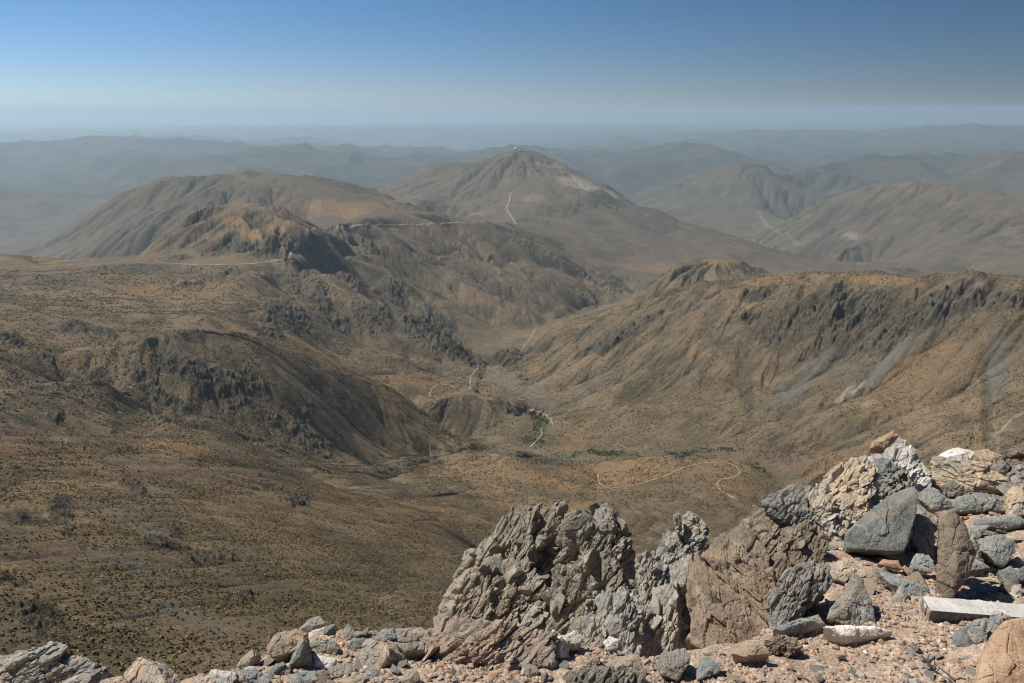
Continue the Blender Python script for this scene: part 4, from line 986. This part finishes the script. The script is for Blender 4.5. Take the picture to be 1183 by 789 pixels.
# ---- pebbles and grit
def pebbles():
    g = np.random.default_rng(5); Vs, Fs, n0 = [], [], 0
    u, f = ICO[1]; kinds = []
    for q in range(24):
        pln = g.standard_normal((8,3)); pln /= np.linalg.norm(pln, axis=1)[:,None]
        rr_ = np.minimum(1/np.max(np.maximum(u @ pln.T, 1e-3)/g.uniform(.6,1,8), axis=1), 1.4)
        kinds.append(u*rr_[:,None]*np.array([1,.8,.6]))
    kinds = np.array(kinds); N = 42000
    px = g.uniform(230, 1200, N*2); py = g.uniform(560, 800, N*2)
    ok = (py > np.interp(px, [230,500,640,850,900,1000,1200], [770,725,740,755,690,610,560])); px, py = px[ok][:N], py[ok][:N]
    cl = g.random(len(px)) < .5+1.5*gnoise2(px/52, py/22, 900); px, py = px[cl], py[cl]
    D_ = np.array([plane_hit(a, b) for a, b in zip(px, py)]); z = zg(D_[:,0], D_[:,1]); keep = D_[:,1] < 8
    D_, z = D_[keep], z[keep]; n = len(z)
    s_ = .0022*(9**(g.random(n)**3.4))*(D_[:,1]/3)**.8; a = g.uniform(0, 6.28, n); K_ = kinds[g.integers(0, 24, n)]
    c, s = np.cos(a)[:,None], np.sin(a)[:,None]
    v = np.stack([K_[:,:,0]*c-K_[:,:,1]*s, K_[:,:,0]*s+K_[:,:,1]*c, K_[:,:,2]], -1)*s_[:,None,None] + np.stack([D_[:,0], D_[:,1], z+s_*.25], -1)[:,None]
    Fc = (f[None]+(np.arange(n)*len(u))[:,None,None]).reshape(-1, 3)
    s = NT('mixed_grit'); r = s.n('ShaderNodeNewGeometry').outputs['Random Per Island']
    c = s.mix(s.ramp(r, 0, .5), (.27,.185,.13), (.41,.30,.215)); c = s.mix(s.ramp(r, .70, .74), c, (.27,.25,.215)); c = s.mix(s.ramp(r, .82, .84), c, (.42,.30,.21)); c = s.mix(s.ramp(r, .975, .98), c, (.58,.53,.45))
    o = mesh_np('pebbles', v.reshape(-1,3), Fc, s.finish(c, rough=.9)); tag(o, 'small pebbles and grit strewn over the gravel', 'pebbles', kind='stuff')
pebbles()
# ---- dry twigs at the bottom right
M_TWIG = simple_mat('dry_dark_twig', (.045,.038,.03), (.10,.085,.065), 40, .002)
def twig(label, P, rad, forks):
    Vs, Fs, off = [], [], 0
    for path, r0 in [(P, rad)]+forks:
        pw = []
        for px, py, up in path: pw.append(plane_hit(px, py, up))
        pw = np.array(pw); n = len(pw)
        for i in range(n):
            rr_ = r0*(1-.65*i/(n-1)); t = pw[min(i+1,n-1)]-pw[max(i-1,0)]; t /= np.linalg.norm(t)
            a = np.cross(t, [0,0,1.]); a /= np.linalg.norm(a)+1e-9; b = np.cross(t, a)
            for q in range(7): Vs.append(pw[i]+rr_*(a*math.cos(q/7*6.283)+b*math.sin(q/7*6.283)))
            if i:
                for q in range(7): Fs.append((off+(i-1)*7+q, off+(i-1)*7+(q+1)%7, off+i*7+(q+1)%7, off+i*7+q))
        off += n*7
    V = np.array(Vs); loc = np.array([V[:,0].mean(), V[:,1].mean(), V[:,2].min()])
    o = mesh_np('twig', V-loc, Fs, M_TWIG, smooth=True, loc=loc); tag(o, label, 'twig')
twig('forked dark dry twig lying on gravel at the bottom right', [(1081,773,.012),(1074,768,.02),(1069,762,.03),(1064,757,.045)], .007, [([(1074,768,.02),(1072,760,.04),(1074,755,.05)], .004), ([(1078,771,.015),(1080,762,.03)], .003)])
twig('thin straight dry twig below the forked one', [(1103,787,.012),(1096,780,.02),(1090,775,.02),(1084,770,.03)], .005, [([(1096,780,.02),(1097,773,.03)], .003)])
print('foreground', round(time.time()-T0, 1))
# ------------------------------------------------------------------ the observatory on the far summit
def simple(name, c, rough=.7):
    s = NT(name); co = s.n('ShaderNodeTexCoord').outputs['Object']
    return s.finish(s.mix(s.ramp(s.noise(co, .4, 4), .3, .7), c, tuple(x*.88 for x in c)), rough=rough)
M_DOME = simple('white_dome_panels', (.86,.87,.88), .4); M_DRUM = simple('grey_building_cladding', (.60,.61,.62)); M_DARK = simple('dark_opening', (.05,.055,.06)); M_BLD = simple('pale_building_wall', (.66,.64,.60)); M_ROOF = simple('grey_flat_roof', (.35,.36,.37))
def revolve(prof, n=32):
    V = []; Fc = []
    for i, (r, z) in enumerate(prof):
        for q in range(n): V.append((r*math.cos(q/n*6.2832), r*math.sin(q/n*6.2832), z))
    for i in range(len(prof)-1):
        for q in range(n): Fc.append((i*n+q, i*n+(q+1)%n, (i+1)*n+(q+1)%n, (i+1)*n+q))
    return V, Fc
def box(x0,x1,y0,y1,z0,z1):
    V = [(x,y,z) for x in (x0,x1) for y in (y0,y1) for z in (z0,z1)]
    return V, [(0,1,3,2),(4,6,7,5),(0,4,5,1),(2,3,7,6),(0,2,6,4),(1,5,7,3)]
def dome_building(label, px, py, rad, drum, ref=None):
    hp = hit(px, py, rmin=5000)
    if hp is None: hp = hit(px, py+2, rmin=5000)
    e = bpy.data.objects.new('observatory_dome', None); COL.objects.link(e); e.location = tuple(hp+np.array([0, 8, -3]))
    e.rotation_euler = (0,0,.7); tag(e, label, 'observatory', 'telescope domes on the far summit')
    V, Fc = revolve([(rad*.92,0),(rad*.92,drum),(rad*1.04,drum+.02*rad),(rad*1.04,drum+.12*rad)]); mesh_np('drum', V, Fc, M_DRUM, e)
    pr = [(rad*math.cos(a), drum+.1*rad+rad*math.sin(a)) for a in np.linspace(0, 1.52, 14)]
    V, Fc = revolve(pr); d = mesh_np('dome', V, Fc, M_DOME, e, smooth=True)
    # shutter: a raised band over the dome
    Vs, Fs = [], []
    for i, a in enumerate(np.linspace(.15, 1.65, 14)):
        r = rad*1.03
        for s_ in (-.16, .16): Vs.append((r*math.cos(a), s_*rad, drum+.1*rad+r*math.sin(a)))
        if i: b = i*2; Fs.append((b-2, b-1, b+1, b))
    mesh_np('shutter', Vs, Fs, M_ROOF, d)
    V, Fc = box(-rad*1.1, -rad*.7, -rad*.2, rad*.2, 0, rad*.5); mesh_np('door', V, Fc, M_DARK, e)
def block_building(label, px, py, w_, d_, h_, name='low_building'):
    hp = hit(px, py, rmin=5000)
    if hp is None: return
    e = bpy.data.objects.new(name, None); COL.objects.link(e); e.location = tuple(hp+np.array([0, 4, -2])); tag(e, label, 'building')
    V, Fc = box(-w_/2, w_/2, -d_/2, d_/2, 0, h_); mesh_np('wall', V, Fc, M_BLD, e)
    V, Fc = box(-w_/2-1, w_/2+1, -d_/2-1, d_/2+1, h_+.01, h_+1.2); mesh_np('roof', V, Fc, M_ROOF, e)
    for q in (-.3, 0, .3): V, Fc = box(w_*q-w_*.07, w_*q+w_*.07, -d_/2-.15, -d_/2+.1, h_*.3, h_*.75); mesh_np('window', V, Fc, M_DARK, e)
dome_building('tall white telescope dome on a grey drum at the very top of the far summit', 595.5, 174, 15, 26)
dome_building('small white dome on the left shoulder of the far summit', 583, 181, 9, 6)
dome_building('small white dome on the right shoulder of the far summit', 632.7, 181, 10, 7)
dome_building('little white dome just right of the tall telescope dome', 600, 174, 6, 9)
block_building('long low grey building right of the tall telescope dome', 603, 175, 70, 26, 12)
block_building('small pale building below the summit dome', 611, 184, 36, 20, 8)
block_building('pale sheds on the right flank of the observatory mountain', 619, 195.5, 50, 20, 8)
block_building('tiny white building far down the right ridge of the observatory mountain', 653, 201.5, 26, 18, 9)
# ------------------------------------------------------------------ sun, sky, haze, camera
SUN_AZ, SUN_EL = math.radians(-72), math.radians(54)     # azimuth measured from +Y towards +X
sd = Vector((math.sin(SUN_AZ)*math.cos(SUN_EL), math.cos(SUN_AZ)*math.cos(SUN_EL), math.sin(SUN_EL)))
sl = bpy.data.lights.new('sun', 'SUN'); sl.energy = 4.7; sl.angle = math.radians(.53); sl.color = (1.0, .955, .89)
so = bpy.data.objects.new('sun', sl); COL.objects.link(so); so.location = (0, 0, 60)
so.rotation_euler = sd.to_track_quat('Z', 'Y').to_euler()
w = bpy.data.worlds.new('World'); SC.world = w; w.use_nodes = True
nt = w.node_tree; bg = nt.nodes['Background']; bg.inputs[1].default_value = .050
sky = nt.nodes.new('ShaderNodeTexSky'); sky.sky_type = 'NISHITA'; sky.sun_disc = False
sky.sun_elevation = SUN_EL; sky.sun_rotation = SUN_AZ
sky.altitude = 2700; sky.air_density = 1.0; sky.dust_density = 0.1; sky.ozone_density = 6.0
tm = nt.nodes.new('ShaderNodeMix'); tm.data_type = 'RGBA'; tm.blend_type = 'MULTIPLY'; tm.inputs[0].default_value = 1
tm.inputs[7].default_value = (.82, .97, 1.12, 1)      # clear dry mountain air
wc = nt.nodes.new('ShaderNodeTexCoord'); wx_ = nt.nodes.new('ShaderNodeSeparateXYZ'); nt.links.new(wc.outputs['Generated'], wx_.inputs[0])
mr = nt.nodes.new('ShaderNodeMapRange'); mr.inputs[1].default_value = 0.0; mr.inputs[2].default_value = .11; nt.links.new(wx_.outputs[2], mr.inputs[0])
cm = nt.nodes.new('ShaderNodeMix'); cm.data_type = 'RGBA'; cm.inputs[6].default_value = (1.06, 1.06, 1.20, 1); cm.inputs[7].default_value = (.80, .98, 1.10, 1)
dt = nt.nodes.new('ShaderNodeVectorMath'); dt.operation = 'DOT_PRODUCT'; nt.links.new(wc.outputs['Generated'], dt.inputs[0]); dt.inputs[1].default_value = tuple(sd)
ms = nt.nodes.new('ShaderNodeMapRange'); ms.inputs[1].default_value = -.14; ms.inputs[2].default_value = .48; ms.inputs[3].default_value = .50; ms.inputs[4].default_value = 1.28; nt.links.new(dt.outputs['Value'], ms.inputs[0])
vs = nt.nodes.new('ShaderNodeVectorMath'); vs.operation = 'SCALE'; nt.links.new(cm.outputs[2], vs.inputs[0]); nt.links.new(ms.outputs[0], vs.inputs[3])
nt.links.new(mr.outputs[0], cm.inputs[0]); nt.links.new(vs.outputs[0], tm.inputs[7])      # sky brightens towards the sun, pale at the horizon
nt.links.new(sky.outputs[0], tm.inputs[6]); nt.links.new(tm.outputs[2], bg.inputs[0])

HZ = NT('valley_haze')
pv = HZ.n('ShaderNodeVolumePrincipled'); pv.inputs['Color'].default_value = (.63, .83, .92, 1)
pv.inputs['Density'].default_value = 2.7e-5; pv.inputs['Anisotropy'].default_value = 0.35
HZ.l(pv.outputs[0], HZ.out.inputs['Volume'])
zb = float(Z.min())-5
bx = np.array([(x, y, z) for x in (-265000, 265000) for y in (-265000, 265000) for z in (zb, 200)])
hz = mesh_np('haze', bx, [(0,1,3,2),(4,6,7,5),(0,4,5,1),(2,3,7,6),(0,2,6,4),(1,5,7,3)], HZ.m)
tag(hz, 'pale blue haze thickening towards the horizon', 'haze', kind='stuff')

cd = bpy.data.cameras.new('camera'); cam = bpy.data.objects.new('camera', cd); COL.objects.link(cam)
cd.sensor_width = 36; cd.lens = F/W*36; cd.clip_start = .05; cd.clip_end = 800000
cam.rotation_euler = (math.radians(90)-PITCH, 0, 0)
SC.camera = cam
SC.view_settings.view_transform = 'Standard'; SC.view_settings.look = 'None'
SC.view_settings.exposure = 0.38; SC.view_settings.gamma = 1; SC.view_settings.use_curve_mapping = False
SC.render.engine = 'CYCLES'
SC.cycles.use_denoising = True; SC.cycles.pixel_filter_type = 'BLACKMAN_HARRIS'; SC.cycles.filter_width = 1.2
SC.cycles.max_bounces = 4; SC.cycles.diffuse_bounces = 2; SC.cycles.glossy_bounces = 1; SC.cycles.volume_bounces = 1
SC.cycles.caustics_reflective = False; SC.cycles.caustics_refractive = False
print('done', round(time.time()-T0, 1))
